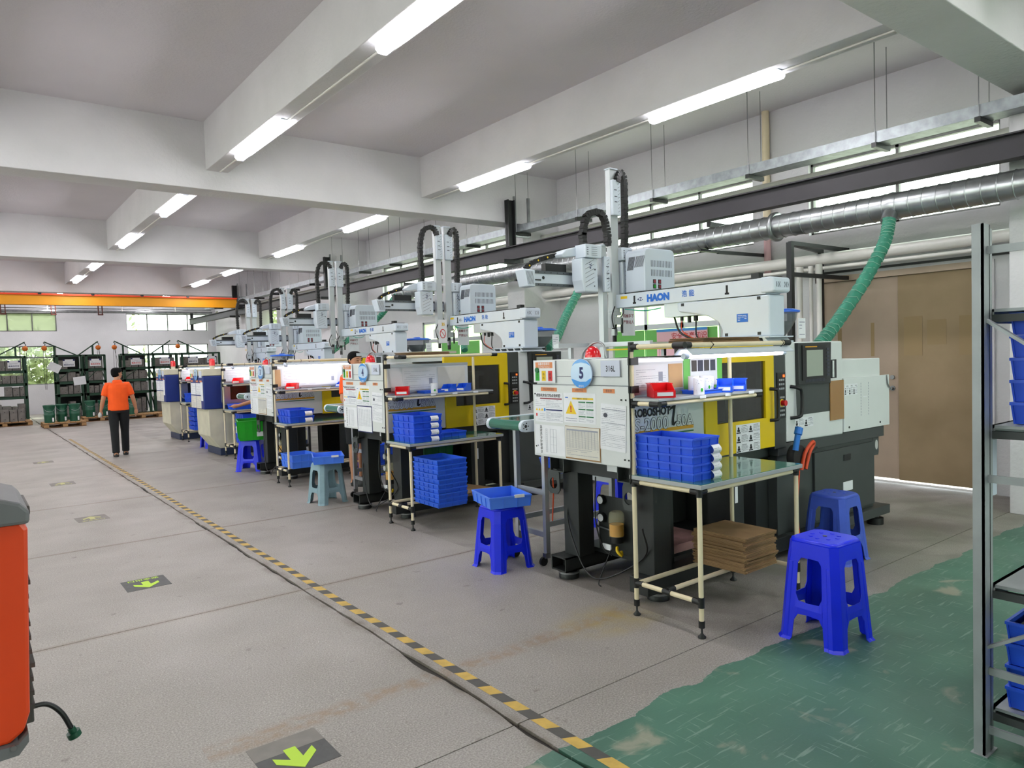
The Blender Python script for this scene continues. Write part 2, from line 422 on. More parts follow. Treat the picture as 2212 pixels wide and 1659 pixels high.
def wall(name, axis, at, thick, u0, u1, v0, v1, holes, label, m='wall_white'):
    us = sorted({u0, u1, *[h[0] for h in holes], *[h[1] for h in holes]}); vs = sorted({v0, v1, *[h[2] for h in holes], *[h[3] for h in holes]})
    mb = MB().use(m)
    for a, b_ in zip(us[:-1], us[1:]):
        run = None
        for c, d in zip(vs[:-1], vs[1:]):
            hit = any(h[0] <= a and b_ <= h[1] and h[2] <= c and d <= h[3] for h in holes)
            if not hit:
                if axis == 'x': mb.box(at, a, c, at + thick, b_, d)
                else: mb.box(a, at, c, b_, at + thick, d)
    return struct(mb.build(name), label)
def window(n, axis, at, u0, u1, v0, v1, nu, vsplit=(), pane='pane', label=None, dep=.05, fr=.03, fm='window_frame', bars=0):
    w = struct(bpy.data.objects.new('window_%d' % n, None)); COL.objects.link(w); w['label'] = label or 'aluminium framed factory window'
    P = (lambda a, d, z: (at + d, a, z)) if axis == 'x' else (lambda a, d, z: (a, at + d, z))
    def bx(mb, a0, a1, z0, z1, d0, d1):
        p = P(a0, d0, z0); q = P(a1, d1, z1); mb.box(min(p[0], q[0]), min(p[1], q[1]), z0, max(p[0], q[0]), max(p[1], q[1]), z1)
    mb = B(fm)
    bx(mb, u0, u1, v0, v0 + fr, 0, dep); bx(mb, u0, u1, v1 - fr, v1, 0, dep); bx(mb, u0, u0 + fr, v0, v1, 0, dep); bx(mb, u1 - fr, u1, v0, v1, 0, dep)
    mb.build('window_frame', w)
    zs = [v0] + list(vsplit) + [v1]
    for k in range(1, nu):
        x = u0 + (u1 - u0) * k / nu; m2 = B(fm); bx(m2, x - fr * .6, x + fr * .6, v0, v1, 0, dep); m2.build('mullion', w)
    for z in vsplit:
        m2 = B(fm); bx(m2, u0, u1, z - fr * .8, z + fr * .8, 0, dep); m2.build('transom', w)
    for k in range(nu):
        for z0, z1 in zip(zs[:-1], zs[1:]):
            m2 = B(pane); bx(m2, u0 + (u1 - u0) * k / nu, u0 + (u1 - u0) * (k + 1) / nu, z0, z1, dep * .4, dep * .4 + .006); m2.build('pane', w)
    for k in range(bars):
        x = u0 + (u1 - u0) * (k + .5) / bars; m2 = B('dark_red'); bx(m2, x - .008, x + .008, v0, v1, -.03, -.014); m2.build('security_bar', w)
    return w

XW = 8.68; YF = 31.5; ZC = 4.76
wr = [(2.82, 4.94, 3.05, 3.95), (5.75, 8.55, 3.05, 3.95), (10.35, 12.9, 3.05, 3.95), (14.0, 16.5, 3.05, 3.95), (24.2, 27.9, 2.85, 3.45),
      (2.95, 4.80, 0, 2.43), (6.30, 8.45, .9, 2.46), (10.05, 10.95, 1.75, 2.50), (12.2, 14.6, .9, 2.46)]
wall('wall_right', 'x', XW, .24, -4, YF, 0, ZC, wr, 'white plastered wall behind the machines')
window(1, 'x', XW + .06, 2.82, 4.94, 3.05, 3.95, 2, label='bright high window above the tan door')
window(2, 'x', XW + .06, 5.75, 8.55, 3.05, 3.95, 3, label='high window behind the spiral duct')
window(3, 'x', XW + .06, 10.35, 12.9, 3.05, 3.95, 3, label='high window past the first wall column')
window(4, 'x', XW + .06, 14.0, 16.5, 3.05, 3.95, 3)
window(5, 'x', XW + .06, 24.2, 27.9, 2.85, 3.45, 4, pane='pane_green')
window(6, 'x', XW + .02, 6.30, 8.45, .9, 2.46, 3, vsplit=(2.02,), pane='pane_frost', label='wide low window glazed in pale green behind the pink poster', fr=.05, fm='alu')
window(7, 'x', XW + .06, 10.05, 10.95, 1.75, 2.50, 2, bars=5, label='small barred window with dark red bars')
window(8, 'x', XW + .02, 12.2, 14.6, .9, 2.46, 3, vsplit=(2.02,), pane='pane_frost', fr=.05, fm='alu')
# green boards fixed across the lower lights of window 6 and 8
for y0, y1 in ((6.36, 7.0), (7.05, 7.7), (7.75, 8.4), (12.3, 13.0), (13.05, 13.75)):
    struct(B('green_board').box(XW - .012, y0, .95, XW - .002, y1, 1.97).build('trim_1'), 'green board over the lower window light')
fw = [(-1.5, 3.02, 3.04, 3.72), (5.34, 8.36, 3.04, 3.72), (-1.5, 2.96, 1.08, 2.50), (5.34, 8.36, 1.08, 2.50)]
wall('wall_far', 'y', YF, .24, -7, XW + .24, 0, ZC, fw, 'white plastered end wall with two rows of windows')
window(9, 'y', YF + .08, -1.5, 3.02, 3.04, 3.72, 6, pane='pane_frost_dark', label='upper left end-wall window with trees outside')
window(10, 'y', YF + .08, 5.34, 8.36, 3.04, 3.72, 4, label='upper right end-wall window, blown out white')
window(11, 'y', YF + .08, -1.5, 2.96, 1.08, 2.50, 4, vsplit=(2.08,), pane='pane_green', label='lower left end-wall window with foliage outside')
window(12, 'y', YF + .08, 5.34, 8.36, 1.08, 2.50, 4, vsplit=(2.08,), label='lower right end-wall window behind the green racks')
wall('wall_left', 'x', -7.24, .24, -4, YF, 0, ZC, [(a, a + 5, 1.1, 3.9) for a in (-2.5, 4, 11.5)], 'white wall on the far side of the aisle')
for k, a in enumerate((-2.5, 4, 11.5)):  # unseen windows, added to let daylight in from the left
    window(13 + k, 'x', -7.14, a, a + 5, 1.1, 3.9, 5, vsplit=(3.1,))
wall('wall_near', 'y', -4.24, .24, -7.24, XW + .24, 0, ZC, [(2.4, 8.0, .9, 3.7)], 'white wall behind the viewer with an added wide window')
window(16, 'y', -4.14, 2.4, 8.0, .9, 3.7, 5, vsplit=(2.9,))  # unseen window, added so daylight brightens the near right machine
struct(B('ceiling_white').box(-7.24, -4.24, ZC, XW + .24, YF + .24, ZC + .2).build('ceiling'), 'white painted concrete slab ceiling')
# concrete beams: long ones carry the lights, cross ones divide the bays
for x in (-6.96, -3.76, -.54, 2.66, 5.86):
    struct(B('beam_white').box(x, -4, 4.143, x + .28, YF, ZC + .01).build('ceiling_beam', bevel=.008), 'white painted long ceiling beam')
for y in (-5.5, 2.02, 9.75, 17.35, 24.95):
    if y < -4: continue
    struct(B('beam_white').box(-7, y, 3.90, XW, y + .42, ZC + .01).build('ceiling_beam', bevel=.008), 'white painted deep cross beam')
    struct(B('beam_white').box(7.85, y - .02, 0, XW, y + .46, 3.91).build('wall_column', bevel=.006), 'white column against the right wall')
    struct(B('wall_white').box(-7, y - .02, 0, -6.5, y + .46, 3.91).build('wall_column'), 'white column against the left wall')
struct(B('wall_white').box(XW - .02, -4, 0, XW - .001, 2.0, .12).box(XW - .02, 4.86, 0, XW - .001, YF, .12).build('baseboard_right'), 'painted skirting along the right wall')
# door
door = struct(bpy.data.objects.new('door_1', None)); COL.objects.link(door); door['label'] = 'tan double door with a light gap underneath'
B('beam_white').box(XW - .03, 2.87, 0, XW + .12, 2.95, 2.50).box(XW - .03, 4.80, 0, XW + .12, 4.88, 2.50).build('door_frame', door)
B('door_pink').box(XW - .03, 2.9, 2.43, XW + .12, 4.85, 2.50).build('door_header', door)
B('black').box(XW - .05, 1.5, 2.535, XW - .01, 5.1, 2.56).build('sliding_rail', door)
lf = B('door_pink').box(XW + .04, 3.872, .045, XW + .085, 4.80, 2.43).build('door_leaf', door, bevel=.003); lf['label'] = 'paler pinkish door leaf with the handle'
rt = B('door_tan').box(XW + .02, 2.95, .04, XW + .065, 3.868, 2.43).build('door_leaf', door, bevel=.003); rt['label'] = 'tan door leaf with taped patches'
for y0, y1, z0, z1 in ((3.60, 3.80, 1.50, 1.95), (3.35, 3.55, 1.62, 1.90), (3.0, 3.22, 1.50, 1.93)):
    F = Fr((XW + .018, 0, 0), (0, -1, 0), (0, 0, 1)); B('door_patch').fbox(F, -y1, z0, -y0, z1, 0, .002).build('tape_patch', rt)
for y0, y1, z0, z1 in ((4.55, 4.60, 1.5, 1.85), (4.15, 4.19, 1.5, 1.9)):
    F = Fr((XW + .038, 0, 0), (0, -1, 0), (0, 0, 1)); B('door_patch').fbox(F, -y1, z0, -y0, z1, 0, .002).build('tape_patch', lf)
B('steel').cyl((XW + .04, 3.94, 1.12), (XW - .02, 3.94, 1.12), .018).cyl((XW - .02, 3.94, 1.12), (XW - .02, 4.06, 1.13), .009).cyl((XW + .04, 3.94, 1.12), (XW + .025, 3.94, 1.12), .03).build('door_handle', lf)
B('steel').cyl((XW + .04, 3.94, 1.25), (XW + .02, 3.94, 1.25), .025).build('door_lock', lf)
# outside
struct(B('outside_ground').box(-60, -40, -.35, 60, 90, -.2).build('outside_ground'), 'pale ground outside the hall')
def foliage(x0, x1, y0, y1, z0, z1, n, m, name, lab, cat='trees', sz=.16):
    mb = MB().use(m); cl = [(random.uniform(x0, x1), random.uniform(y0, y1), random.uniform(z0, z1)) for _ in range(max(4, n // 70))]
    for _ in range(n):
        c = random.choice(cl); p = Vector((c[0] + random.gauss(0, .55), c[1] + random.gauss(0, .4), max(0, c[2] + random.gauss(0, .45))))
        a = Vector((random.gauss(0, 1), random.gauss(0, 1), random.gauss(0, 1))).normalized(); b_ = a.orthogonal().normalized(); s = sz * random.uniform(.6, 1.3)
        mb.face([p - a * s, p + b_ * s * .5, p + a * s, p - b_ * s * .5])
    o = mb.build(name); o['kind'] = 'stuff'; o['label'] = lab; o['category'] = cat; return o
foliage(-3, 6, 33.6, 35.2, .2, 4.2, 6500, 'leaf', 'foliage', 'sunlit green leaves outside the left end-wall windows')
foliage(-3, 6.5, 38.5, 39.5, .0, 5.4, 5000, 'leaf_dark', 'foliage', 'darker leaves farther behind the end-wall windows')
foliage(9.9, 11, 23, 30, 1.5, 4, 1500, 'leaf', 'foliage', 'green leaves outside the far side window')

# ---------------------------------------------------------------- floor tape and floor stickers
tp = struct(bpy.data.objects.new('floor_tape', None), 'yellow and dark striped hazard tape along the aisle'); COL.objects.link(tp)
L_ = .105; y = 1.2; k = 0; sy = MB().use('tape_yellow'); ny = 0; sk = []; 
while y < 19.5:
    x0 = 2.00 + .01 * noise.noise(Vector((0, y, 0))); sl = .03
    P = [(x0 - .03, y + sl, .0012), (x0 + .03, y, .0012), (x0 + .03, y + L_, .0012), (x0 - .03, y + L_ + sl, .0012)]
    mb = MB().use('tape_yellow' if k % 2 else 'tape_black'); mb.face(P); mb.build('stripe', tp)
    y += L_; k += 1
def sticker(x, y, rz, up, worn, label):
    t = thing('floor_sticker', label, 'floor sticker', (x, y, 0), rz)
    B('faded_patch' if up else 'sticker_black').box(-.15, -.15, 0, .15, .15, .0015).build('backing', t)
    if worn: B('faded_patch').box(-.15, .03, .0015, .15, .15, .002).build('worn_patch', t)
    pts = [(0, -.12), (.085, -.03), (.085, .02), (.026, -.035), (.026, .06), (-.026, .06), (-.026, -.035), (-.085, .02), (-.085, -.03)]
    if not up: pass
    pts = [(-a, -b_) for a, b_ in pts] if up else pts
    B('faded_lime' if up else 'lime').prism([(a, b_ - .01) for a, b_ in pts], lambda u, v, w: (u, v, w), .0015, .0032).build('arrow', t)
    F = Fr((0, 0, 0), (1, 0, 0), (0, 1, 0)) if up else Fr((0, 0, 0), (-1, 0, 0), (0, -1, 0))
    if not worn: text('安全出口', .055, 'faded_lime' if up else 'lime', F, 0, -.115, t, .001, c=.0022)
    return t
sticker(1.04, 2.93, 0.0, False, True, 'black floor sticker with a big lime arrow, nearest the viewer')
sticker(1.056, 5.99, 0.0, False, False, 'black floor sticker with lime arrow and characters, second along the aisle')
sticker(1.09, 9.01, .05, True, False, 'worn floor sticker with an upward pale arrow between two floor joints')
sticker(1.117, 12.05, 0, True, False, 'small faint floor sticker with arrow, fourth along the aisle')
sticker(1.13, 15.1, 0, True, False, 'faintest floor sticker, farthest along the aisle')

# ---------------------------------------------------------------- ceiling lights with their conduits
ords = ['added first overhead', 'nearest', 'second', 'third', 'fourth', 'fifth', 'sixth', 'seventh', 'farthest']
for xr, rn in ((-3.62, 'outer left'), (-.40, 'left'), (2.80, 'middle'), (6.0, 'right')):
    for k, yc in enumerate((.45, 4.42, 8.05, 12.05, 15.8, 19.9, 23.2, 27.2, 30.3)):  # first fixture of a row is out of view, added to brighten the near end
        if rn in ('outer left', 'left') and k % 2: pass
        if k == 0 and xr < 2: continue
        t = thing('ceiling_light', 'white twin tube light under the %s long beam, %s from the viewer' % (rn, ords[k]), 'ceiling light', (xr, yc, 4.143))
        B('robot_white').box(-.05, -.76, -.010, .05, .76, 0).build('housing', t, bevel=.004)
        pr = [(-.058, -.010), (-.057, -.048), (-.032, -.074), (.032, -.074), (.057, -.048), (.058, -.010)]
        B('tube_light').prism(pr, lambda u, v, w: (u, w, v), -.70, .70).build('diffuser', t)
        for s in (-1, 1):
            B('lamp_clear').prism([(a * 1.08, b_ * 1.04) for a, b_ in pr], lambda u, v, w: (u, w, v), s * .70 if s > 0 else -.76, s * .76 if s > 0 else -.70).build('end_cap', t)
    if rn not in ('outer left',):
        for n_, (y0, y1) in enumerate(((2.6, 9.7), (10.3, 17.3), (17.9, 24.9))):
            o = B('pvc_white').cyl((xr + .02, y0, 4.13), (xr + .02, y1, 4.13), .011, 8).build('conduit')
            tag(o, 'thin white conduit along the %s light beam in the %s bay' % (rn, ords[n_ + 1]), 'conduit')

# ---------------------------------------------------------------- cable tray on hanger rods
tr = thing('cable_tray', 'galvanised cable tray hung on rods below the ceiling by the right wall', 'cable tray', (7.75, 0, 3.725))
B('galv_tray').box(-.12, -2, 0, .12, 29, .006).box(-.125, -2, 0, -.115, 29, .115).box(.115, -2, 0, .125, 29, .115).build('tray', tr)
for k in range(19):
    y = .6 + 1.5 * k
    if any(abs(y - c - .2) < .3 for c in (2.02, 9.75, 17.35, 24.95)): y += .55
    B('black').box(-.16, y - .025, -.05, .16, y + .025, -.001).build('hanger_bar', tr)
    for s in (-.14, .14): B('steel').cyl((s, y + .03 * s, -.05), (s, y + .03 * s, 1.035), .005, 6).build('hanger_rod', tr)
for y in (9.62, 17.2, 24.8):
    B('galv').box(-.17, y - .02, -.06, -.13, y + .02, .60).box(.13, y - .02, -.06, .17, y + .02, .60).box(-.17, y - .02, -.08, .17, y + .02, -.06).build('bracket', tr)

# ---------------------------------------------------------------- crane runway beam, crane bridge
def ibeam(mb, x, z0, z1, y0, y1, w=.15, t=.014):
    mb.box(x - w / 2, y0, z0, x + w / 2, y1, z0 + t).box(x - w / 2, y0, z1 - t, x + w / 2, y1, z1).box(x - .006, y0, z0, x + .006, y1, z1); return mb
rw = thing('crane_runway_beam', 'long dark steel runway beam hung along the right side', 'steel beam', (7.5, 0, 3.15))
ibeam(B('beam_steel'), 0, .095, .32, .3, 17.2).build('beam', rw)
ibeam(B('rack_grey_dark'), 0, .095, .32, 17.2, 30.8).build('beam', rw)['label'] = 'grey painted far half'
for y in (1.9, 9.62, 17.2, 24.8):
    B('black_steel').box(-.075, y - .05, .30, -.055, y + .05, 1.1).box(.055, y - .05, .30, .075, y + .05, 1.1).box(-.075, y - .006, .30, .075, y + .006, 1.1).build('hanger_post', rw)
    B('black_steel').box(-.22, y - .09, .04, .12, y + .09, .095).build('hanger_shoe', rw)
B('black_steel').box(-.30, 30.6, -.14, .15, 30.75, -.1).box(.0, 30.62, -.12, .1, 30.72, .55).build('end_stop', rw)
for y in (5.6, 13.3, 20.9):
    B('black_steel').bar((0, y, .05), (1.18, y, .02), .06).build('side_brace', rw)
cr = thing('crane_bridge', 'yellow overhead crane bridge with an orange rail on top', 'crane', (0, 24.2, 3.46))
B('crane_yellow').box(-6.8, -.10, 0, 7.35, .10, .012).box(-6.8, -.10, .26, 7.35, .10, .275).box(-6.8, -.075, 0, 7.35, .075, .275).build('girder', cr)
B('crane_red').box(-6.8, -.14, .275, 7.35, -.10, .32).build('conductor_rail', cr)
for k in range(9): B('black').box(-4.6 + k * 1.3, -.16, .29, -4.52 + k * 1.3, -.12, .34).build('rail_clip', cr)
B('black_steel').box(7.3, -.35, -.02, 7.6, .35, .02).box(7.35, -.3, .02, 7.55, .3, .10).build('end_carriage', cr)
# hanging brackets and a pipe by the end wall
pb = thing('pipe_rail', 'grey pipe rail on rusty brackets under the end-wall ceiling', 'pipe', (0, 30.9, 3.75))
B('galv').cyl((-2, 0, 0), (8.4, 0, -.02), .05).cyl((-2, .1, .12), (8.4, .1, .10), .02).build('pipe', pb)
for x in (1.35, 2.85, 4.35): B('rust').box(x - .05, -.05, -.12, x - .02, .05, 1.0).box(x + .08, -.05, -.12, x + .11, .05, 1.0).box(x - .05, -.05, -.14, x + .12, .05, -.10).build('rusty_bracket', pb)
for x in (2.7, 5.1, 7.0): B('pvc_white').cyl((x, -.06, .02), (x, -.06, 1.0), .02, 8).build('white_pipe', pb)

# ---------------------------------------------------------------- spiral duct and green hoses
du = thing('spiral_duct', 'shiny galvanised spiral ventilation duct below the dark steel beam', 'duct', (7.42, 0, 3.005))
mb = B('galv').lathe((0, 0, 0), [(.128, -1.0), (.128, 13.5)], 36, 'y'); y = -.95
while y < 13.4:
    mb.lathe((0, 0, 0), [(.127, y), (.1335, y + .003), (.1335, y + .010), (.127, y + .013)], 36, 'y', cap=False); y += .124
mb.build('duct', du)
for y in (4.62, 8.9, 13.0): B('galv').lathe((0, 0, 0), [(.128, y - .02), (.165, y - .02), (.165, y + .02), (.128, y + .02)], 28, 'y').build('flange', du)
for y in (1.5, 5.55, 9.2): B('black_steel').box(-.18, y - .025, -.16, .2, y + .025, -.135).bar((.19, y, -.15), (1.25, y, -.13), .04).build('support_bracket', du)
for y in (3.33, 7.62, 11.25): B('galv').cyl((0, y, 0), (-.16, y - .01, -.17), .075, 18, .065).lathe((0, 0, 0), [(.12, y - .09), (.14, y), (.12, y + .09)], 24, 'y').build('branch', du)
def hose(pts, r, label, mname='hose_green'):
    P = spline(pts, 16); t = thing('flexible_hose', label, 'hose', P[0][:]); P = [p - Vector(pts[0]) for p in P]
    n = len(P); seg = sum((P[i + 1] - P[i]).length for i in range(n - 1)); m_ = int(seg / .022)
    Q = []
    for k in range(m_ + 1):
        f_ = k / m_ * (n - 1); i = min(int(f_), n - 2); Q.append(P[i].lerp(P[i + 1], f_ - i))
    rad = [r * (1.0 if k % 3 == 0 else .9 + .05 * math.sin(k * 1.7)) for k in range(len(Q))]
    MB().use(mname).tube(Q, r, 14, rad).build('hose', t)
    a = None; H = []
    for k, p in enumerate(Q):
        d = (Q[min(k + 1, len(Q) - 1)] - Q[max(k - 1, 0)]).normalized(); a = (a - d * a.dot(d)).normalized() if a is not None else d.orthogonal().normalized(); b_ = d.cross(a)
        for j in range(3):
            ph = (k + j / 3) * 2 * PI / 2.6; H.append(p + (a * math.cos(ph) + b_ * math.sin(ph)) * r * 1.0)
    MB().use('hose_wire').tube(H, .0035, 4).build('wire_helix', t)
    return t
hose([(7.26, 3.30, 2.85), (7.15, 3.30, 2.62), (6.85, 3.35, 2.25), (6.45, 3.42, 1.85), (6.15, 3.45, 1.62)], .062, 'green ribbed hose running down in front of the tan door')
hose([(7.26, 7.60, 2.85), (7.05, 7.5, 2.55), (6.60, 7.3, 2.15), (6.25, 7.1, 1.86), (6.0, 7.0, 1.72)], .062, 'green ribbed hose slanting down behind plate number five')
hose([(7.26, 11.22, 2.85), (7.2, 11.0, 2.5), (7.1, 10.6, 2.05), (6.98, 10.35, 1.75)], .062, 'short steep green hose behind the white robot arms')
hose([(7.3, 13.3, 2.95), (7.2, 14.0, 2.5), (6.9, 14.6, 2.15), (6.4, 14.3, 1.92), (6.1, 14.0, 1.8)], .062, 'green hose sagging behind the head of the seated worker')

# ---------------------------------------------------------------- wall pipes and a steel bracket frame
def pipe(name, pts, r, m, label, cat='pipe', n=10):
    return tag(MB().use(m).tube(pts, r, n).build(name), label, cat)
pipe('wall_pipe', [(8.3, -2, 2.68), (8.3, 14, 2.70)], .065, 'pvc_white', 'thick white plastic pipe along the right wall', n=16)
pipe('wall_pipe', [(8.34, -2, 2.575), (8.34, 14, 2.59)], .022, 'pvc_white', 'thin white pipe just under the thick wall pipe')
pipe('wall_pipe', [(8.3, -2, 3.70), (8.3, 28, 3.72)], .035, 'pvc_white', 'white pipe running above the dark runway beam')
for x, y, r, lb in ((8.3, 4.86, .035, 'leftmost and thickest white drop pipe left of the door'), (8.3, 4.71, .022, 'thin middle white drop pipe left of the door'), (8.2, 4.55, .03, 'white drop pipe closest to the door')):
    t = thing('drop_pipe', lb, 'pipe', (x, y, 0)); B('pvc_white').cyl((0, 0, 0), (0, 0, 2.6), r, 10).build('pipe', t); B('pvc_white').cyl((0, 0, 2.5), (0, 0, 2.62), r * 1.35, 10).build('socket', t)
t = thing('rain_pipe', 'cream pipe turning rusty red lower down on the right wall', 'pipe', (8.62, 5.5, 0))
B('pipe_cream').cyl((0, 0, 3.2), (0, 0, 4.76), .05).build('pipe', t); B('pale_pink').cyl((0, 0, 0), (0, 0, 3.2), .045).build('pipe', t)
t = thing('steel_bracket_frame', 'dark steel frame holding pipes between machine 5 and the door', 'steel frame', (7.3, 4.38, 0))
B('black_steel').box(-.03, -.03, 0, .03, .03, 2.79).build('post', t); B('black_steel').bar((0, 0, 2.78), (1.37, .06, 2.80), .045).build('top_bar', t)
B('black_steel').bar((0, 0, 2.44), (1.37, .06, 2.46), .045).build('lower_bar', t); B('black_steel').box(1.02, .2, 0, 1.07, .25, 2.84).build('post', t); B('black_steel').bar((0, 0, 2.775), (1.05, .22, 2.78), .04).build('top_bar', t)
# pink safety poster board
t = thing('safety_poster', 'pink poster board with blue band and red heading on the right wall', 'poster', (XW - .03, 7.46, 1.43))
F = Fr((0, 0, 0), (0, -1, 0), (0, 0, 1)); B('poster_pink').fbox(F, 0, 0, .95, .54, 0, .012).build('board', t)
B('sky_blue').fbox(F, 0, .50, .95, .54, .012, .014).build('blue_band', t); B('sky_blue').fbox(F, .1, .05, .5, .09, .012, .014).build('blue_band', t)
text('安全生产知识', .11, 'red', F, .62, .42, t, .001, c=.016); B('ink').fbox(F, .05, .32, .9, .325, .012, .0135).fbox(F, .05, .12, .055, .32, .012, .0135).build('ruled_frame', t)

# ================================================================ injection moulding machines
def lines(F, a0, b0, a1, b1, n, parent, m='ink_light', h=.0022, seed=0, c=.0022, gaps=True, name='print', c0=.0012):
    """flat printed lines of text on a sheet"""
    r = random.Random(seed); mb = MB().use(m)
    for k in range(n):
        y = b1 - (b1 - b0) * (k + .5) / n; x = a0
        while x < a1 - .004:
            w = min(r.uniform(.01, .05), a1 - x)
            if r.random() > .12: mb.fbox(F, x, y - h / 2, x + w, y + h / 2, c0, c)
            x += w + r.uniform(.002, .006)
            if gaps and r.random() < .10: break
    return mb.build(name, parent)
def table_grid(F, a0, b0, a1, b1, nx, ny, parent, m='ink_light', t=.0009, c=.0022):
    mb = MB().use(m)
    for k in range(nx + 1): x = a0 + (a1 - a0) * k / nx; mb.fbox(F, x - t / 2, b0, x + t / 2, b1, .0012, c)
    for k in range(ny + 1): y = b0 + (b1 - b0) * k / ny; mb.fbox(F, a0, y - t / 2, a1, y + t / 2, .0012, c)
    return mb.build('table_print', parent)
def disc(mb, F, a, b, ra, rb, c0, c1, n=28):
    pts = [(a + ra * math.cos(2 * PI * k / n), b + rb * math.sin(2 * PI * k / n)) for k in range(n)]
    return mb.prism(pts, lambda u, v, w: F.p(u, v, w), c0, c1)
def front_papers(t, F, num, code, blueframe=False, detail=True, sc=1.0):
    """posters, tags and the number plate on the aisle side of a machine"""
    s = B('paper').fbox(F, .02, 1.440, .262, 1.602, 0, .003).build('status_card', t)
    B('orange_tag').fbox(F, .045, 1.545, .235, 1.588, .003, .004).build('heading_band', s)
    text('设备状态标识', .022, 'paper', F, .14, 1.574, s, .0003, c=.0045); text('EQUIPMENT STATUS', .014, 'paper', F, .14, 1.553, s, 0, c=.0045)
    for k, (m_, w_) in enumerate((('green_crate', '运行'), ('yellow', '待机'), ('red', '故障'))):
        x = .065 + k * .072; B(m_).fbox(F, x - .022, 1.452, x + .022, 1.525, .003, .005).build('status_flap', s); 
        for j, ch in enumerate(w_): text(ch, .022, 'ink_black', F, x, 1.498 - .026 * j, s, 0, c=.0055)
    mb = B('green_crate_dark'); disc(mb, F, .065, 1.53, .02, .02, .005, .012, 14); mb.build('magnet', s)
    sg = B('pale_blue'); disc(sg, F, .552, 1.506, .105, .1, .012, .02, 36); sg = sg.build('number_plate', t); sg['label'] = 'oval blue plate with the number %s' % num
    mb = B('sky_blue'); ring = []
    n = 36
    lo = [(.552 + .1045 * math.cos(a), 1.506 + .0995 * math.sin(a)) for a in [PI * (1.12 + .76 * k / 18) for k in range(19)]]
    hi = [(.552 + .098 * math.cos(a) * (1 - .0 * k), 1.47 + .03 * math.sin(a * 2.0)) for k, a in enumerate([PI * (1.88 - .76 * k / 18) for k in range(19)])]
    mb.prism(lo + [(.645, 1.475), (.60, 1.452), (.54, 1.450), (.49, 1.462), (.46, 1.47)], lambda u, v, w: F.p(u, v, w), .0201, .0215)
    lo = [(.552 + .1045 * math.cos(a), 1.506 + .0995 * math.sin(a)) for a in [PI * (.18 + .64 * k / 18) for k in range(19)]]
    mb.prism(lo + [(.49, 1.575), (.552, 1.583), (.61, 1.575)], lambda u, v, w: F.p(u, v, w), .0201, .0215); mb.build('blue_swoosh', sg)
    text(num, .105, 'navy_ink', F, .555, 1.507, sg, .0035, c=.022, sx=.85); text('成型机', .018, 'paper', F, .552, 1.419, sg, 0, c=.0222)
    B('paper_blue').fbox(F, .725, 1.487, .898, 1.592, 0, .003).build('steel_grade_card', t); text(code, .055, 'ink_black', F, .815, 1.537, t, .0006, c=.0035, sx=.8)
    for k, (a0, a1, wd) in enumerate(((.098, .272, '安全风险告知'), (.437, .581, '点检作业'), (.742, .847, '参数表'))):
        B('orange_tag').fbox(F, a0, 1.376, a1, 1.404, 0, .002).build('orange_tag', t)
        if detail: text(wd, .02, 'ink', F, (a0 + a1) / 2, 1.39, t, 0, c=.0025)
    # sheet 1
    p = B('paper').fbox(F, .025, 1.149, .335, 1.366, 0, .0012).build('notice_sheet', t)
    text('成型机安全风险点告知牌', .0245, 'ink_black', F, .175, 1.344, p, .0006, c=.0018)
    B('dark_red').fbox(F, .085, 1.318, .325, 1.327, .0012, .002).build('red_bar', p); B('navy_ink').fbox(F, .15, 1.236, .328, 1.245, .0012, .002).build('blue_bar', p)
    for k, x in enumerate((.045, .075, .105)):
        B('yellow').prism([(x - .012, 1.232), (x + .012, 1.232), (x, 1.252)], lambda u, v, w: F.p(u, v, w), .0012, .002).build('warning_triangle', p)
    mb = B('sky_blue'); disc(mb, F, .134, 1.241, .01, .012, .0012, .002, 14); mb.build('blue_sign', p); B('red').fbox(F, .035, 1.19, .05, 1.212, .0012, .002).build('red_mark', p)
    lines(F, .15, 1.253, .325, 1.315, 6, p, seed=1); lines(F, .15, 1.16, .328, 1.228, 8, p, seed=2); lines(F, .03, 1.262, .14, 1.315, 4, p, seed=3); lines(F, .06, 1.16, .14, 1.215, 4, p, seed=4)
    # sheet 2
    p = B('paper').fbox(F, .347, 1.160, .668, 1.370, 0, .0014).build('notice_sheet', t)
    B('logo_blue').fbox(F, .362, 1.334, .392, 1.340, .0014, .002).build('logo_mark', p)
    B('yellow').fbox(F, .435, 1.325, .645, 1.338, .0014, .002).build('yellow_band', p); text('温馨提示：安全第一', .013, 'ink_black', F, .54, 1.331, p, 0, c=.0022)
    B('yellow').prism([(.365, 1.222), (.475, 1.222), (.42, 1.315)], lambda u, v, w: F.p(u, v, w), .0014, .0022).build('warning_triangle', p); text('!', .06, 'red', F, .42, 1.255, p, .003, c=.0025)
    for i in range(2):
        for j in range(3):
            x = .497 + i * .078; y = 1.303 - j * .05
            B('green_crate_dark').fbox(F, x, y, x + .07, y + .009, .0014, .002).build('green_heading', p); lines(F, x, y - .034, x + .068, y - .003, 4, p, seed=10 + i * 3 + j, h=.0018)
    lines(F, .365, 1.165, .48, 1.20, 2, p, m='navy_ink', seed=22, gaps=False)
    # sheet 3 (hanging, slightly curled)
    G = Fr(F.p(.703, 1.002, .002), (F.u * math.cos(.05) + F.v * math.sin(-.05)).normalized(), (F.v * math.cos(.05) + F.u * math.sin(.05)).normalized())
    p = B('paper').fbox(G, 0, 0, .232, .307, 0, .0015).build('hanging_sheet', t); lines(G, .01, .02, .225, .29, 24, p, seed=31, h=.0016)
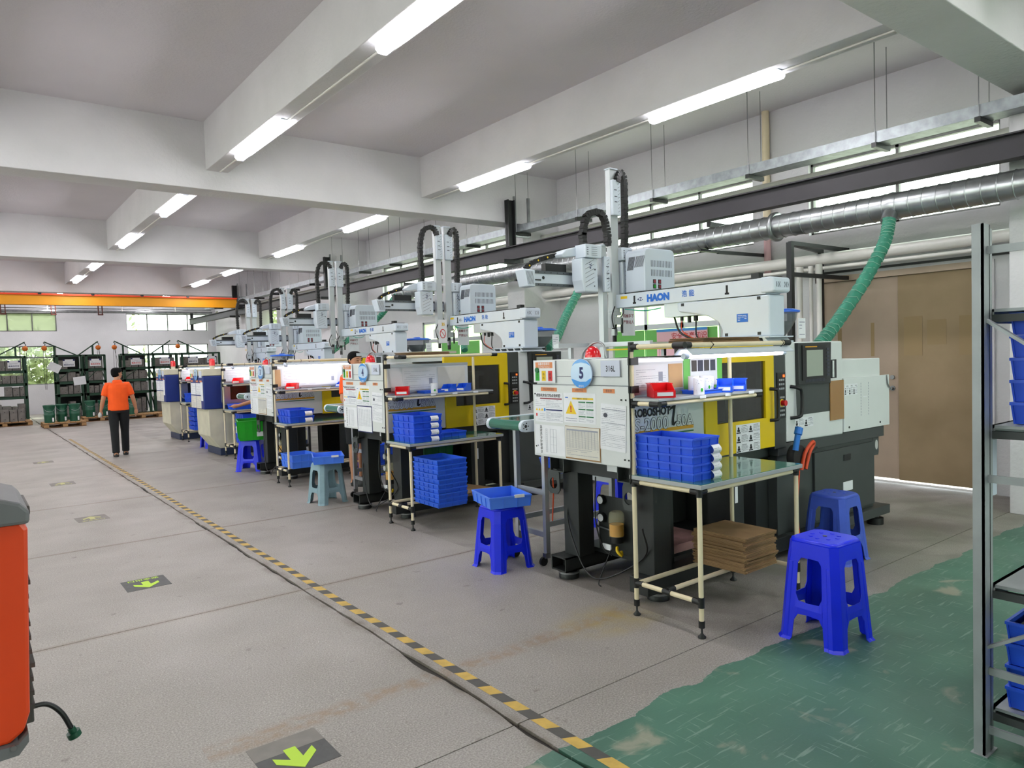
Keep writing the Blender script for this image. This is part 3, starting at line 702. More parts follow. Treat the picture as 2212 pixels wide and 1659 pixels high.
    B('ink_light').fbox(G, .01, .268, .222, .272, .0015, .0024).fbox(G, .01, .178, .222, .181, .0015, .0024).build('ruled_line', p); mb = B('ink'); disc(mb, G, .045, .23, .02, .016, .0015, .0024, 9); mb.build('printed_shoe_shape', p)
    # sheet 4 sideways, sheet 5 clipboard table
    p = B('paper').fbox(F, .018, .912, .345, 1.128, 0, .0012).build('sideways_sheet', t)
    text('成型机作业指导书', .026, 'ink_black', F, .085, 1.02, p, .0003, c=.0018, rotz=-PI / 2); table_grid(F, .14, .93, .155, 1.10, 1, 12, p); table_grid(F, .19, .93, .255, 1.10, 2, 3, p); B('navy_ink').fbox(F, .045, .965, .052, .975, .0012, .002).build('blue_dot', p)
    if blueframe:
        B('navy_ink').fbox(F, .352, .872, .70, 1.155, 0, .003).build('blue_frame', t)
        p = B('paper').fbox(F, .362, .882, .690, 1.145, .003, .0042).build('framed_sheet', t); G2 = Fr(F.p(0, 0, .003), F.u, F.v); table_grid(G2, .375, .94, .68, 1.12, 8, 14, p)
    else:
        B('cardboard').fbox(F, .355, .905, .705, 1.136, 0, .004).build('clipboard', t)
        G2 = Fr(F.p(0, 0, .004), F.u, F.v); p = B('paper_warm').fbox(G2, .357, .915, .698, 1.133, 0, .0012).build('table_sheet', t); table_grid(G2, .372, .985, .685, 1.105, 10, 18, p); B('ink_light').fbox(G2, .372, 1.105, .685, 1.116, .0012, .002).build('table_heading', p); lines(G2, .372, .93, .685, .98, 4, p, seed=40)
def warning_label(F, a0, b0, a1, b1, cols, rows, t, seed=0):
    p = B('paper').fbox(F, a0, b0, a1, b1, 0, .0015).build('warning_label', t)
    w = (a1 - a0) / cols; h = (b1 - b0) / rows
    mb = MB().use('ink_black')
    for i in range(cols):
        for j in range(rows):
            x = a0 + i * w; y = b0 + j * h
            mb.fbox(F, x + .004, y + h * .08, x + w * .36, y + h * .2, .0015, .0022); disc(mb, F, x + w * .2, y + h * .62, w * .07, w * .07, .0015, .0022, 8); mb.fbox(F, x + w * .1, y + h * .25, x + w * .3, y + h * .5, .0015, .0022)
            mb.fbox(F, x + w * .45, y + h * .82, x + w * .85, y + h * .86, .0015, .0022)
    mb.build('pictogram', p)
    for i in range(cols):
        for j in range(rows): lines(F, a0 + i * w + w * .42, b0 + j * h + h * .1, a0 + i * w + w * .97, b0 + j * h + h * .78, 8, p, seed=seed + i * 5 + j, m='ink', h=.0016)
def beacon(t, x, y, z, dome=True):
    mb = B('tray_label').cyl((x, y, z), (x, y, z + .012), .058, 20); b = mb.build('beacon_base', t)
    if dome: B('red_glass').lathe((x, y, z + .012), [(.055, 0), (.055, .015), (.048, .045), (.028, .07), (.006, .078)], 20).build('beacon_dome', t)
    else: B('red_glass').lathe((x, y, z + .05), [(.05, 0), (.052, .04), (.047, .10), (.03, .115)], 20).build('beacon_dome', t); 
def roboshot(Y, X, num, code, label, ldz=0, blueframe=False, detail=True, full=True):
    t = thing('injection_moulding_machine', label, 'moulding machine', (X, Y, 0))
    F = front((0, 1.02, 0)); S = side((0, 0, 0))
    # clamp-side covers
    B('machine_white').prism([(.0, .893), (.70, .893), (.70, 1.425), (0, 1.425)], lambda u, v, w: (u, w, v), 0, 1.02).build('clamp_cover', t, bevel=.006)
    B('machine_white').box(.012, .03, 1.425, .34, .985, 1.603).build('clamp_top_cover', t, bevel=.006)
    B('machine_white2').box(.34, .03, 1.425, .70, .985, 1.58).build('rear_clamp_cover', t, bevel=.006)
    B('ink').fbox(F, .005, 1.4235, 1.015, 1.4265, 0, .0015).fbox(F, .265, 1.483, .905, 1.4855, -.012, -.0108).build('panel_seam', t)
    mb = B('black')
    for a, b_ in ((.03, 1.355), (.03, .965), (.905, 1.335), (.945, 1.335), (.925, .945), (.96, .945)): disc(mb, F, a, b_, .006, .006, 0, .005, 10)
    mb.build('screws', t)['kind'] = 'stuff'
    front_papers(t, F, num, code, blueframe, detail)
    if full:
        wb = t
    beacon(t, .06, .43, 1.603)
    P = spline([(.05, .53, 1.60), (.05, .50, 1.66), (.05, .40, 1.715), (.05, .32, 1.70), (.05, .285, 1.61)], 6); B('steel').tube(P, .008, 8).build('lifting_wire', t)
    # logo side
    text('ROBOSHOT', .072, 'ink_black', S, .158, 1.248, t, .003, c=.003, sx=.93, name='black_lettering')
    for m_, off, c in (('ink_black', .0042, .0025), ('machine_white', .0012, .0032)):
        text('S-2000', .118, m_, S, .155, 1.166, t, off, c=c, name='outline_lettering'); text('50A', .105, m_, S, .49, 1.169, t, off, c=c, name='outline_lettering')
    mb = B('ink_black'); mb.prism([(.318, 1.262), (.335, 1.281), (.362, 1.292), (.385, 1.292), (.366, 1.20), (.366, 1.176), (.388, 1.186), (.391, 1.180), (.365, 1.155), (.345, 1.160), (.342, 1.185), (.360, 1.272), (.338, 1.268), (.322, 1.258)], lambda u, v, w: S.p(u + .01, v - .012, w), .0034, .0044); mb.build('black_letter_i', t)
    B('logo_gold').fbox(S, -.0, 1.113, .58, 1.135, 0, .002).build('gold_stripe', t); B('logo_green').fbox(S, -.0, 1.090, .58, 1.100, 0, .002).build('green_stripe', t)
    # yellow sliding door with its window
    yd = MB().use('yellow_cover')
    for a0, b0, a1, b1 in ((.70, .885, .835, 1.665), (1.432, .885, 1.545, 1.665), (.835, .885, 1.432, 1.112), (.835, 1.545, 1.432, 1.665)): yd.fbox(S, a0, b0, a1, b1, -.03, .012)
    yd.box(.70, .0, 1.66, 1.545, .95, 1.672); yd = yd.build('sliding_door', t)
    B('smoke_glass').fbox(S, .83, 1.107, 1.437, 1.55, -.01, -.004).build('door_window', yd)
    B('black').tube(spline([S.p(1.49, 1.33, .01), S.p(1.51, 1.325, .055), S.p(1.52, 1.30, .062), S.p(1.52, 1.12, .062), S.p(1.51, 1.095, .055), S.p(1.49, 1.09, .01)], 3), .013, 8).build('door_handle', yd)
    warning_label(Fr(S.p(0, 0, .012), S.u, S.v), 1.05, .882, 1.35, 1.088, 2, 3, yd, 50)
    # inside of the mould area: platens, tie bars
    B('machine_dark').box(.72, .12, .95, .84, .9, 1.55).box(1.38, .12, .95, 1.5, .9, 1.55).build('platen', t)
    mb = B('steel')
    for yy in (.24, .78):
        for zz in (1.05, 1.45): mb.cyl((.84, yy, zz), (1.38, yy, zz), .028, 10)
    mb.build('tie_bars', t); B('steel').box(.86, .3, 1.08, 1.1, .7, 1.42).box(1.14, .3, 1.08, 1.36, .7, 1.42).build('mould', t); B('robot_white').box(.7, .96, .9, 1.7, 1.0, 1.6).build('rear_guard', t)
    # control column
    B('machine_grey').box(1.545, -.012, .86, 1.705, .95, 1.682).build('control_column', t, bevel=.006)
    C = Fr(S.p(0, 0, .012), S.u, S.v)
    cp = B('black').fbox(C, 1.578, 1.095, 1.690, 1.45, 0, .008).build('control_panel', t)
    mb = B('table_edge'); 
    for j in range(9):
        for i in range(3):
            if 2.9 < j < 4: continue
            mb.fbox(C, 1.600 + i * .026, 1.385 - j * .034, 1.618 + i * .026, 1.40 - j * .034, .008, .011)
    mb.build('buttons', cp)['kind'] = 'stuff'
    B('led_orange').fbox(C, 1.655, 1.412, 1.675, 1.432, .008, .012).build('indicator_lamp', cp)
    mb = B('red'); mb.cyl(C.p(1.635, 1.214, .01), C.p(1.635, 1.214, .045), .022, 14); mb.build('emergency_stop', cp); B('yellow').cyl(C.p(1.635, 1.214, .008), C.p(1.635, 1.214, .012), .03, 14).build('yellow_ring', cp)
    if full:
        # injection-side covers
        B('machine_white').prism([(1.705, .90), (2.575, .885), (2.575, 1.682), (1.705, 1.682)], lambda u, v, w: (u, w, v), -.015, .98).build('injection_door', t, bevel=.012)
        C2 = Fr(S.p(0, 0, .015), S.u, S.v)
        B('machine_grey').prism([(1.835, 1.674), (2.338, 1.674), (2.322, 1.345), (2.475, 1.33), (2.475, 1.10), (1.852, 1.10)], lambda u, v, w: C2.p(u, v, w), 0, .002).build('grey_inset', t)
        mo = B('machine_dark').prism([(1.835, 1.674), (2.338, 1.674), (2.325, 1.335), (1.840, 1.345)], lambda u, v, w: C2.p(u, v, w), .002, .03).build('monitor', t, bevel=.004)
        C3 = Fr(C2.p(0, 0, .03), S.u, S.v)
        B('black').fbox(C3, 1.885, 1.375, 2.245, 1.655, 0, .008).build('monitor_bezel', mo); B('monitor').fbox(C3, 1.943, 1.404, 2.188, 1.614, .008, .0095).build('screen', mo)
        B('logo_gold').fbox(C3, 1.925, 1.637, 2.10, 1.645, .008, .0095).build('gold_line', mo)
        mb = B('ink')
        for j in range(3):
            for i in range(14): mb.fbox(C3, 1.925 + i * .021, 1.365 - j * .008 + .012, 1.94 + i * .021, 1.370 - j * .008 + .012, .008, .0098)
        for j in range(8): mb.fbox(C3, 2.262, 1.40 + j * .03, 2.30, 1.418 + j * .03, 0, .004)
        mb.build('keys', mo)['kind'] = 'stuff'
        B('black').tube(spline([C2.p(1.765, 1.335, 0), C2.p(1.80, 1.32, .05), C2.p(1.835, 1.29, .055), C2.p(1.835, 1.13, .055), C2.p(1.80, 1.095, .05), C2.p(1.765, 1.085, 0)], 3), .014, 8).build('door_handle', t)
        B('amber_glass').fbox(C2, 2.352, 1.018, 2.575, 1.350, .003, .010).build('amber_window', t); B('screen_dark').fbox(C2, 2.346, 1.372, 2.470, 1.528, 0, .003).build('small_window', t)
        B('steel').cyl(C2.p(2.40, 1.38, .004), C2.p(2.40, 1.52, .004), .018, 10).build('barrel_seen_through_window', t)
        warning_label(C2, 1.822, .998, 2.095, 1.078, 2, 1, t, 70)
        B('machine_white').box(2.575, .0, .92, 3.275, .95, 1.52).build('rear_cover', t, bevel=.008)
        B('machine_white').box(2.585, -.018, .898, 3.415, 0, 1.362).build('side_plate', t, bevel=.004)
        C4 = Fr(S.p(0, 0, .018), S.u, S.v); warning_label(C4, 2.596, 1.212, 2.817, 1.308, 3, 1, t, 80)
        mb = B('black'); disc(mb, C4, 2.67, .935, .01, .01, 0, .004, 8); disc(mb, C4, 3.23, .935, .01, .01, 0, .004, 8); mb.build('screws', t)
        mb = MB().use('ink_light')
        for k in range(12): mb.fbox(C4, 2.88, 1.02 + k * .025, 2.886, 1.035 + k * .025, 0, .0012); mb.fbox(C4, 3.015, 1.02 + k * .025, 3.021, 1.035 + k * .025, 0, .0012)
        mb.build('ruler_marks', t)
        B('paper').fbox(C4, 2.92, 1.18, 2.99, 1.19, 0, .001).build('tape_strip', t); B('steel').tube([C4.p(3.36, 1.36, .004), C4.p(3.36, 1.28, .01), C4.p(3.40, 1.24, .01)], .006, 6).build('hook', t)
    else:
        B('machine_white').box(1.705, 0, .90, 3.2, .98, 1.675).build('injection_cover', t, bevel=.01)
    # base
    B('machine_grey').box(1.60, -.005, .80, 3.33, .95, .893).build('upper_base_beam', t, bevel=.004)
    B('machine_grey').box(1.62, .02, .17, 3.17, .92, .80).build('base_cabinet', t, bevel=.004)
    bd = B('machine_grey').box(2.135, -.002, .20, 3.15, .02, .765).build('base_door', t, bevel=.004)
    B('black').box(2.60, -.006, .648, 2.717, -.001, .702).build('recessed_pull', bd); B('paper').box(2.585, -.006, .385, 2.745, -.001, .465).build('label', bd)
    B('machine_grey').box(1.70, -.05, .09, 3.34, .97, .17).build('skid', t, bevel=.004)
    for x, yy in ((3.2, .02), (3.2, .9), (1.75, .9), (1.9, .02)): B('black').cyl((x, yy, 0), (x, yy, .06), .07, 16).cyl((x, yy, .05), (x, yy, .1), .03, 10).build('machine_foot', t)
    # lifting lugs
    def lug(x, y, z0, z1, w=.13):
        cx = y; n = 16; mb = MB().use('machine_grey'); hz = z0 + (z1 - z0) * .42; R = .042
        for k in range(n):
            a0, a1 = 2 * PI * k / n, 2 * PI * (k + 1) / n
            def sq(a):
                c, s_ = math.cos(a), math.sin(a); q = max(abs(c) / (w / 2), abs(s_) / ((z1 - z0) * .5)); return cx + c / q, (z0 + z1) / 2 + s_ / q
            def ci(a): return cx + R * math.cos(a), hz + R * math.sin(a)
            (ya, za), (yb, zb), (yc, zc), (yd_, zd) = ci(a0), sq(a0), sq(a1), ci(a1)
            for xx in (x, x + .012): mb.face([(xx, ya, za), (xx, yb, zb), (xx, yc, zc), (xx, yd_, zd)] if xx == x else [(xx, yd_, zd), (xx, yc, zc), (xx, yb, zb), (xx, ya, za)])
            mb.face([(x, yd_, zd), (x + .012, yd_, zd), (x + .012, ya, za), (x, ya, za)]); mb.face([(x, yb, zb), (x + .012, yb, zb), (x + .012, yc, zc), (x, yc, zc)])
        return mb.build('lifting_lug', t)
    lug(.05, .87, .615, .80); lug(.05, .12, .60, .79, .11); 
    mb = MB(); 
    n = 18; mb.use('machine_grey').prism([(3.17 + .0, .63), (3.27, .63), (3.28, .66), (3.28, .80), (3.17, .80)], lambda u, v, w: (u, w, v), .02, .04).build('rear_lug', t)
    mb = B('tile_grey'); disc(mb, Fr((0, .02, 0), (1, 0, 0), (0, 0, 1)), 3.235, .725, .026, .045, 0, .002, 16); mb.build('lug_hole', t)
    # steel frame under the clamp
    fr = B('frame_dark').box(.10, .16, .785, .20, .86, .893).build('front_cross_beam', t, bevel=.004)
    B('paper').fbox(Fr((.10, 1.02, 0), (0, -1, 0), (0, 0, 1)), .66, .832, .775, .882, 0, .0015).build('type_plate', fr)
    for y0, y1 in ((.73, .88), (.08, .20)):
        x1 = 1.62; w = .008
        mb = MB().use('machine_grey'); z0, z1 = .785, .893
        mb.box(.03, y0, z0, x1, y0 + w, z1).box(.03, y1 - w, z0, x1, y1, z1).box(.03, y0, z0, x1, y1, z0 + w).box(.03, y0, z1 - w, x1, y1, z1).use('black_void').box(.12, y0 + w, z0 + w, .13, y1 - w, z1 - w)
        mb.build('long_tube', t)
    B('frame_dark').box(.10, .66, .17, .25, .82, .79).build('leg', t, bevel=.004); B('frame_dark').box(.13, -.02, .17, .30, .15, .79).build('leg', t, bevel=.004)
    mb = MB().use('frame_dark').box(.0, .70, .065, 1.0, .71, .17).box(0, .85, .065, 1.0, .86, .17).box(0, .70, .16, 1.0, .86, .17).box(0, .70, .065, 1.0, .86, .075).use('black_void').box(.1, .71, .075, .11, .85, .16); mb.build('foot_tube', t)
    B('frame_dark').box(.05, -.03, .06, 1.7, .13, .17).build('foot_tube', t, bevel=.004)
    for x, yy in ((.10, .78), (.22, .03)): B('black').lathe((x, yy, 0), [(.075, 0), (.075, .035), (.06, .05), (.06, .065)], 18).build('machine_foot', t); B('steel').cyl((x, yy, .036), (x, yy, .05), .077, 18).build('foot_ring', t)
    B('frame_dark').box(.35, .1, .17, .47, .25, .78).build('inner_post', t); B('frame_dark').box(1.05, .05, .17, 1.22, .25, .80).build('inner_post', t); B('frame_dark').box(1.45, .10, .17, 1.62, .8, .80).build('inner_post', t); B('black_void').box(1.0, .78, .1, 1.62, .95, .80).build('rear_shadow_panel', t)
    B('frame_dark').box(.35, .10, .785, 1.62, .95, .80).build('under_tray', t)
    mb = B('paper'); mb.fbox(Fr((0, .05, 0), (1, 0, 0), (0, 0, 1)), 1.11, .50, 1.145, .62, 0, .002); mb.build('hanging_tag', t)
    B('frame_dark').box(.30, .2, .17, 1.45, .85, .2).build('drip_frame', t); p = B('pink_film').box(.33, .18, .2, 1.0, .62, .26).build('film_wrapped_tray', t); p['label'] = 'tray wrapped in pinkish film'
    # lubrication unit
    lb = B('machine_dark').box(.30, .30, .20, .315, .66, .60).build('lubrication_plate', t, bevel=.003)
    G = Fr((.298, .66, 0), (0, -1, 0), (0, 0, 1))
    for z in (.57, .44): 
        mb = B('black'); mb.cyl(G.p(.05, z, 0), G.p(.05, z, .03), .036, 16); mb.build('pressure_gauge', lb); mb = B('paper'); mb.cyl(G.p(.05, z, .03), G.p(.05, z, .032), .028, 16); mb.build('gauge_face', lb)
    B('steel').tube([G.p(.0, .37, .02), G.p(.15, .36, .02)], .007, 6).build('brass_pipe', lb)
    j = t
    B('black').cyl((.24, .42, .30), (.24, .42, .345), .05, 16).build('pump_body', t); B('grease_jar').lathe((.24, .42, .345), [(.056, 0), (.056, .12), (.053, .16), (.04, .175)], 20).build('grease_jar', t); B('grease').cyl((.24, .42, .347), (.24, .42, .43), .05, 16).build('yellow_grease', t)
    B('yellow').tube(spline([(.22, .40, .27), (.20, .38, .25), (.22, .36, .22), (.24, .38, .24)], 4), .012, 6).build('yellow_valve', t); B('paper').box(.215, .46, .235, .225, .54, .275).build('type_label', t)
    B('black').tube(spline([(.20, .72, .78), (.10, .78, .5), (.06, .66, .25), (.02, .48, .10), (.04, .30, .12), (.12, .05, .3), (.0, -.04, .52)], 10), .006, 6).build('loose_cable', t)
    B('black').tube(spline([(.22, .6, .75), (.18, .57, .45), (.2, .52, .25), (.22, .45, .2)], 8), .006, 6).tube(spline([(.2, .44, .25), (.1, .44, .1), (.06, .43, .04), (.05, .40, .03)], 6), .005, 6).build('loose_cable', t)
    return t
roboshot(3.13, 3.40, '5', '316L', 'nearest white and yellow moulding machine, oval plate with number five')
roboshot(6.50, 3.41, '4', '316L', 'white and yellow moulding machine, oval plate with number four', blueframe=True)
roboshot(9.86, 3.45, '3', '', 'white moulding machine, oval plate with number three, brightly lit shelf', full=False)

def blue_machine(X, Y, num, label):
    t = thing('injection_moulding_machine', label, 'moulding machine', (X, Y, 0)); F = front((0, .86, 0)); S = side((0, 0, 0))
    B('blue_cover').box(0, 0, .845, .95, .86, 1.44).build('clamp_cover', t, bevel=.02); B('cream_cover').box(.0, .0, 1.44, .95, .86, 1.565).build('top_band', t, bevel=.012)
    B('cream_cover').prism([(.08, .845), (1.9, .845), (1.9, .13), (.26, .13), (.09, .36)], lambda u, v, w: (u, w, v), .03, .83).build('base_cabinet', t, bevel=.01)
    B('machine_white2').box(.4, .02, .80, 1.9, .03, .83).build('base_rail', t)
    B('navy').box(.25, .01, 0, 1.9, .85, .13).build('skid', t, bevel=.01)
    B('blue_cover').box(.95, .04, .845, 2.8, .82, 1.50).build('injection_cover', t, bevel=.02)
    h = B('stainless').prism([(.30, .95), (.36, .90), (1.25, .90), (1.25, 1.38), (.36, 1.38), (.30, 1.33)], lambda u, v, w: (u, w, v), -.05, .02).build('door_hood', t, bevel=.02)
    B('smoke_glass').fbox(S, .45, 1.0, 1.1, 1.3, .0515, .054).build('hood_window', h)
    B('cream_cover').cyl((.25, .30, 1.565), (.25, .30, 1.62), .045, 16).build('beacon_base', t); B('red_glass').lathe((.25, .30, 1.62), [(.05, 0), (.05, .09), (.042, .12), (.01, .128)], 18).build('beacon_dome', t)
    # papers
    B('paper').fbox(F, .02, 1.40, .22, 1.55, 0, .003).build('status_card', t)
    for k, m_ in enumerate(('green_crate', 'yellow', 'red')): B(m_).fbox(F, .04 + k * .06, 1.41, .08 + k * .06, 1.48, .003, .005).build('status_flap', t)
    sg = B('pale_blue'); disc(sg, F, .46, 1.47, .1, .11, .01, .02, 28); sg = sg.build('number_plate', t); text(num, .12, 'navy_ink', F, .46, 1.47, sg, .003, c=.022)
    mb = B('sky_blue'); mb.prism([(.36, 1.44), (.56, 1.44), (.52, 1.38), (.46, 1.362), (.40, 1.38)], lambda u, v, w: F.p(u, v, w), .0201, .0215); mb.build('blue_swoosh', sg)
    B('paper_blue').fbox(F, .62, 1.41, .80, 1.53, 0, .003).build('grade_card', t)
    for a in (.05, .40, .65): B('orange_tag').fbox(F, a, 1.33, a + .14, 1.36, 0, .002).build('orange_tag', t)
    for k, (a0, a1) in enumerate(((.02, .36), (.38, .70))):
        p = B('paper').fbox(F, a0, 1.10, a1, 1.31, 0, .0015).build('notice_sheet', t); lines(F, a0 + .02, 1.11, a1 - .02, 1.29, 12, p, seed=90 + k, h=.003)
        p = B('paper_warm').fbox(F, a0, .86, a1, 1.08, 0, .0015).build('notice_sheet', t); lines(F, a0 + .02, .88, a1 - .02, 1.07, 12, p, seed=95 + k, h=.003)
    B('paper').fbox(F, .72, 1.0, .85, 1.33, .002, .006).build('curled_sheet', t)
    return t
blue_machine(3.42, 13.35, '2', 'blue and cream moulding machine with red beacon, second from the far end')
blue_machine(3.56, 16.95, '1', 'blue and cream moulding machine with red beacon, farthest in the row')

# ================================================================ take-out robots above the machines
def slots(mb, F, a0, b0, a1, b1, n, slant=0, c=.0012, w=.004):
    for k in range(n):
        x = a0 + (a1 - a0) * (k + .5) / n
        mb.hexa([F.p(x - w / 2, b0, 0), F.p(x + w / 2, b0, 0), F.p(x + w / 2 + slant, b1, 0), F.p(x - w / 2 + slant, b1, 0), F.p(x - w / 2, b0, c), F.p(x + w / 2, b0, c), F.p(x + w / 2 + slant, b1, c), F.p(x - w / 2 + slant, b1, c)])
def chain(t, pts, w=.03, h=.022, dots=None, name='cable_chain', wf=None):
    """black link chain along pts, each link a short block"""
    P = spline(pts, 10); L = sum((P[i + 1] - P[i]).length for i in range(len(P) - 1)); n = int(L / .028)
    acc = [0]
    for i in range(len(P) - 1): acc.append(acc[-1] + (P[i + 1] - P[i]).length)
    def at(s):
        for i in range(len(P) - 1):
            if acc[i + 1] >= s: f_ = (s - acc[i]) / max(1e-6, acc[i + 1] - acc[i]); return P[i].lerp(P[i + 1], f_)
        return P[-1]
    mb = MB().use('chain_black'); side_ = Vector((0, 1, 0))
    for k in range(n):
        a, b_ = at(L * k / n), at(L * (k + .92) / n); d = (b_ - a).normalized(); u = side_; v = d.cross(u).normalized()
        e = h / 2 * (1.15 if k % 2 else .95)
        mb.hexa([a - u * w / 2 - v * e, a + u * w / 2 - v * e, b_ + u * w / 2 - v * e, b_ - u * w / 2 - v * e, a - u * w / 2 + v * e, a + u * w / 2 + v * e, b_ + u * w / 2 + v * e, b_ - u * w / 2 + v * e])
    o = mb.build(name, t)
    if dots:
        mb = MB().use(dots)
        for k in range(1, n, 4):
            c = at(L * (k + .5) / n); mb.cyl(c - side_ * (w / 2 + .0015), c - side_ * (w / 2 - .001), .0085, 8)
        mb.build('yellow_dots', o)
    return o
def robot(X, Y, num, label, arm=1.70, downA=0.0, sign=True, logo=True, zb=1.683):
    t = thing('take_out_robot', label, 'robot', (X, Y, zb))
    S = side((0, 0, 0))
    def L(u, v, w): return (w, u, v)   # outline in the y-z plane, thickness along x
    LF = lambda x: Fr((x, 0, 0), (0, -1, 0), (0, 0, 1))
    B('robot_white').box(-.05, .0, 0, .28, .60, .012).box(-.05, .0, .04, .28, .60, .05).build('foot_plate', t)
    mb = B('robot_alu')
    for k in range(5): mb.prism([(.02 + k * .13, .012), (.06 + k * .13, .012), (.07 + k * .13, .04), (.05 + k * .13, .04)], L, -.04, .27)
    mb.build('foot_ribs', t)
    pd = B('robot_white').prism([(.03, .05), (.47, .05), (.46, .11), (.50, .18), (.60, .235), (.75, .265), (.90, .29), (.92, .31), (.92, .37), (.03, .37)], L, 0, .21).build('pedestal', t, bevel=.012)
    f2 = LF(-.001); B('logo_blue').fbox(f2, -.32, .17, -.22, .235, 0, .002).build('blue_type_plate', pd); lines(Fr(f2.p(0, 0, .002), f2.u, f2.v), -.31, .18, -.23, .228, 4, pd, m='paper', h=.004, c=.001, c0=0)
    mb = B('black'); 
    for a, b_ in ((.12, .075), (.42, .075), (.12, .35), (.86, .35)): mb.prism([(a - .014, b_ - .012), (a + .014, b_ - .012), (a + .014, b_ + .012), (a - .014, b_ + .012)], L, -.004, .001)
    mb.build('corner_clips', pd)
    L2 = arm - .12
    B('robot_white').prism([(.06, .375), (L2, .375), (L2, .50), (.06, .50)], L, 0, .20).build('traverse_beam', t, bevel=.004)
    ec = B('robot_white').prism([(-.02, .395), (.0, .385), (.10, .385), (.10, .505), (.0, .505), (-.02, .49)], L, -.012, .215).build('beam_end_cap', t, bevel=.012)
    mb = B('ink')
    for k in range(3):
        for s in (-1, 1):
            cx = .10 + s * (.03 + k * .022); mb.tube([(cx, -.0215, .425), (cx + s * .01 * 1, -.0215, .445), (cx, -.0215, .465)], .002, 4)
    mb.build('arrow_slots', ec)
    B('black').prism([(.02, .50), (L2 - .1, .50), (L2 - .1, .512), (.02, .512)], L, .03, .17).build('guide_rail', t); B('black').box(.05, .15, .512, .11, .22, .55).build('stop_block', t)
    if logo:
        text('HAON', .082, 'logo_blue', f2, -1.13, .435, t, .006, c=.001, sx=1.05); text('浩 能', .06, 'logo_blue', f2, -.80, .44, t, .001, c=.001); text('+Z-', .045, 'navy_ink', f2, -1.34, .435, t, .001, c=.001)
    mb = B('ink_black').fbox(f2, -1.42, .41, -1.40, .475, 0, .001).fbox(f2, -1.43, .40, -1.39, .415, 0, .001).fbox(f2, -.42, .41, -.40, .475, 0, .001).fbox(f2, -.43, .40, -.39, .415, 0, .001); mb.build('hand_warning_mark', t)
    B('yellow').fbox(f2, -1.58, .455, -1.50, .48, 0, .001).build('yellow_sticker', t)
    B('robot_alu').box(.02, .72, .255, .20, 1.08, .375).build('valve_box', t)
    for yy, zz, rr in ((.8, .21, .02), (.87, .2, .016), (.95, .22, .014)): B('black').cyl((.1, yy, .255), (.1, yy, zz), rr, 8).build('plug', t)
    B('black').tube(spline([(.08, 1.02, .26), (.07, .95, .12), (.08, .8, .05), (.08, .66, .02), (.1, .56, .03)], 8), .009, 6).tube(spline([(.1, .80, .21), (.08, .78, .08), (.08, .7, .03), (.1, .6, .03)], 6), .007, 6).build('hanging_cable', t)
    B('cable_orange').tube(spline([(.1, .95, .22), (.07, .93, .14), (.07, .85, .08), (.08, .7, .03)], 6), .004, 6).build('orange_cable', t)
    B('wire_teal').tube(spline([(.02, 1.55, .36), (.01, 1.3, .33), (.0, 1.1, .34)], 6), .005, 6).build('teal_air_hose', t)
    # control cabinet on the beam
    y0 = arm - .44; cdx = .03 if downA else .09
    CF = Fr((cdx, y0, 0), (1, 0, 0), (0, 0, 1))
    pts = [(.04, .515), (.46, .515), (.46, .86)] + [(.41 + .05 * math.cos(a), .86 + .05 * math.sin(a)) for a in (PI / 8, PI / 4, 3 * PI / 8)] + [(.41, .91), (.10, .91)] + [(.10 - .06 * math.sin(a), .85 + .06 * math.cos(a)) for a in (PI / 8, PI / 4, 3 * PI / 8)] + [(.04, .85)]
    pts = [(a_ + cdx, b__) for a_, b__ in pts]
    cb = B('robot_white').prism(pts, lambda u, v, w: (u, w, v), y0, y0 + .24).build('control_cabinet', t, bevel=.008)
    mb = B('ink'); slots(mb, CF, .12, .74, .42, .80, 14, 0, .0012, .006); slots(mb, CF, .12, .655, .42, .715, 14, 0, .0012, .006); G = LF(.039 + cdx)
    slots(mb, G, -(y0 + .13), .74, -(y0 + .02), .84, 9, .03, .0012, .005); slots(mb, G, -(y0 + .22), .72, -(y0 + .14), .84, 9, .03, .0012, .005); mb.build('vent_slots', cb)['kind'] = 'stuff'
    for i, (a, c_) in enumerate(((.17, 'green_crate' if num == '5' else 'dark_red'), (.24, 'red'))):
        for j, zz in enumerate((.56, .605)): 
            B('black').fbox(CF, a - .02, zz - .02, a + .02, zz + .02, 0, .003).build('switch_frame', cb); B('dark_red' if (i or j) else c_).fbox(CF, a - .013, zz - .013, a + .013, zz + .013, .003, .006).build('switch_key', cb)
    # crosswise arm with guide rails
    am = B('robot_white').box(-.88, arm + .02, .585, .42, arm + .10, .70).build('cross_arm', t, bevel=.003); AF = Fr((0, arm + .02, 0), (1, 0, 0), (0, 0, 1))
    mb = B('alu_dark').fbox(AF, -.86, .682, .30, .708, 0, .006).fbox(AF, -.86, .572, .30, .598, 0, .006); mb.build('guide_rail', am)
    mb = B('black')
    for k in range(11): disc(mb, AF, -.82 + k * .075, .695, .005, .005, .006, .0075, 6); disc(mb, AF, -.82 + k * .075, .585, .005, .005, .006, .0075, 6)
    mb.fbox(AF, -.86, .62, -.79, .632, 0, .006); disc(mb, AF, -.76, .648, .014, .014, 0, .006, 10); mb.build('rail_screws', am)['kind'] = 'stuff'
    text('-X', .05, 'ink_black', AF, -.30, .645, am, .001, c=.001)
    ec = B('robot_white').prism([(-1.0, .715), (-.875, .71), (-.875, .56), (-.955, .562)], lambda u, v, w: (u, w, v), arm - .01, arm + .13).build('arm_end_cap', t, bevel=.01)
    mb = B('ink'); G = Fr((0, arm - .011, 0), (1, 0, 0), (0, 0, 1)); slots(mb, G, -.965, .58, -.885, .695, 6, -.02, .001, .003); mb.build('end_cap_grooves', ec)
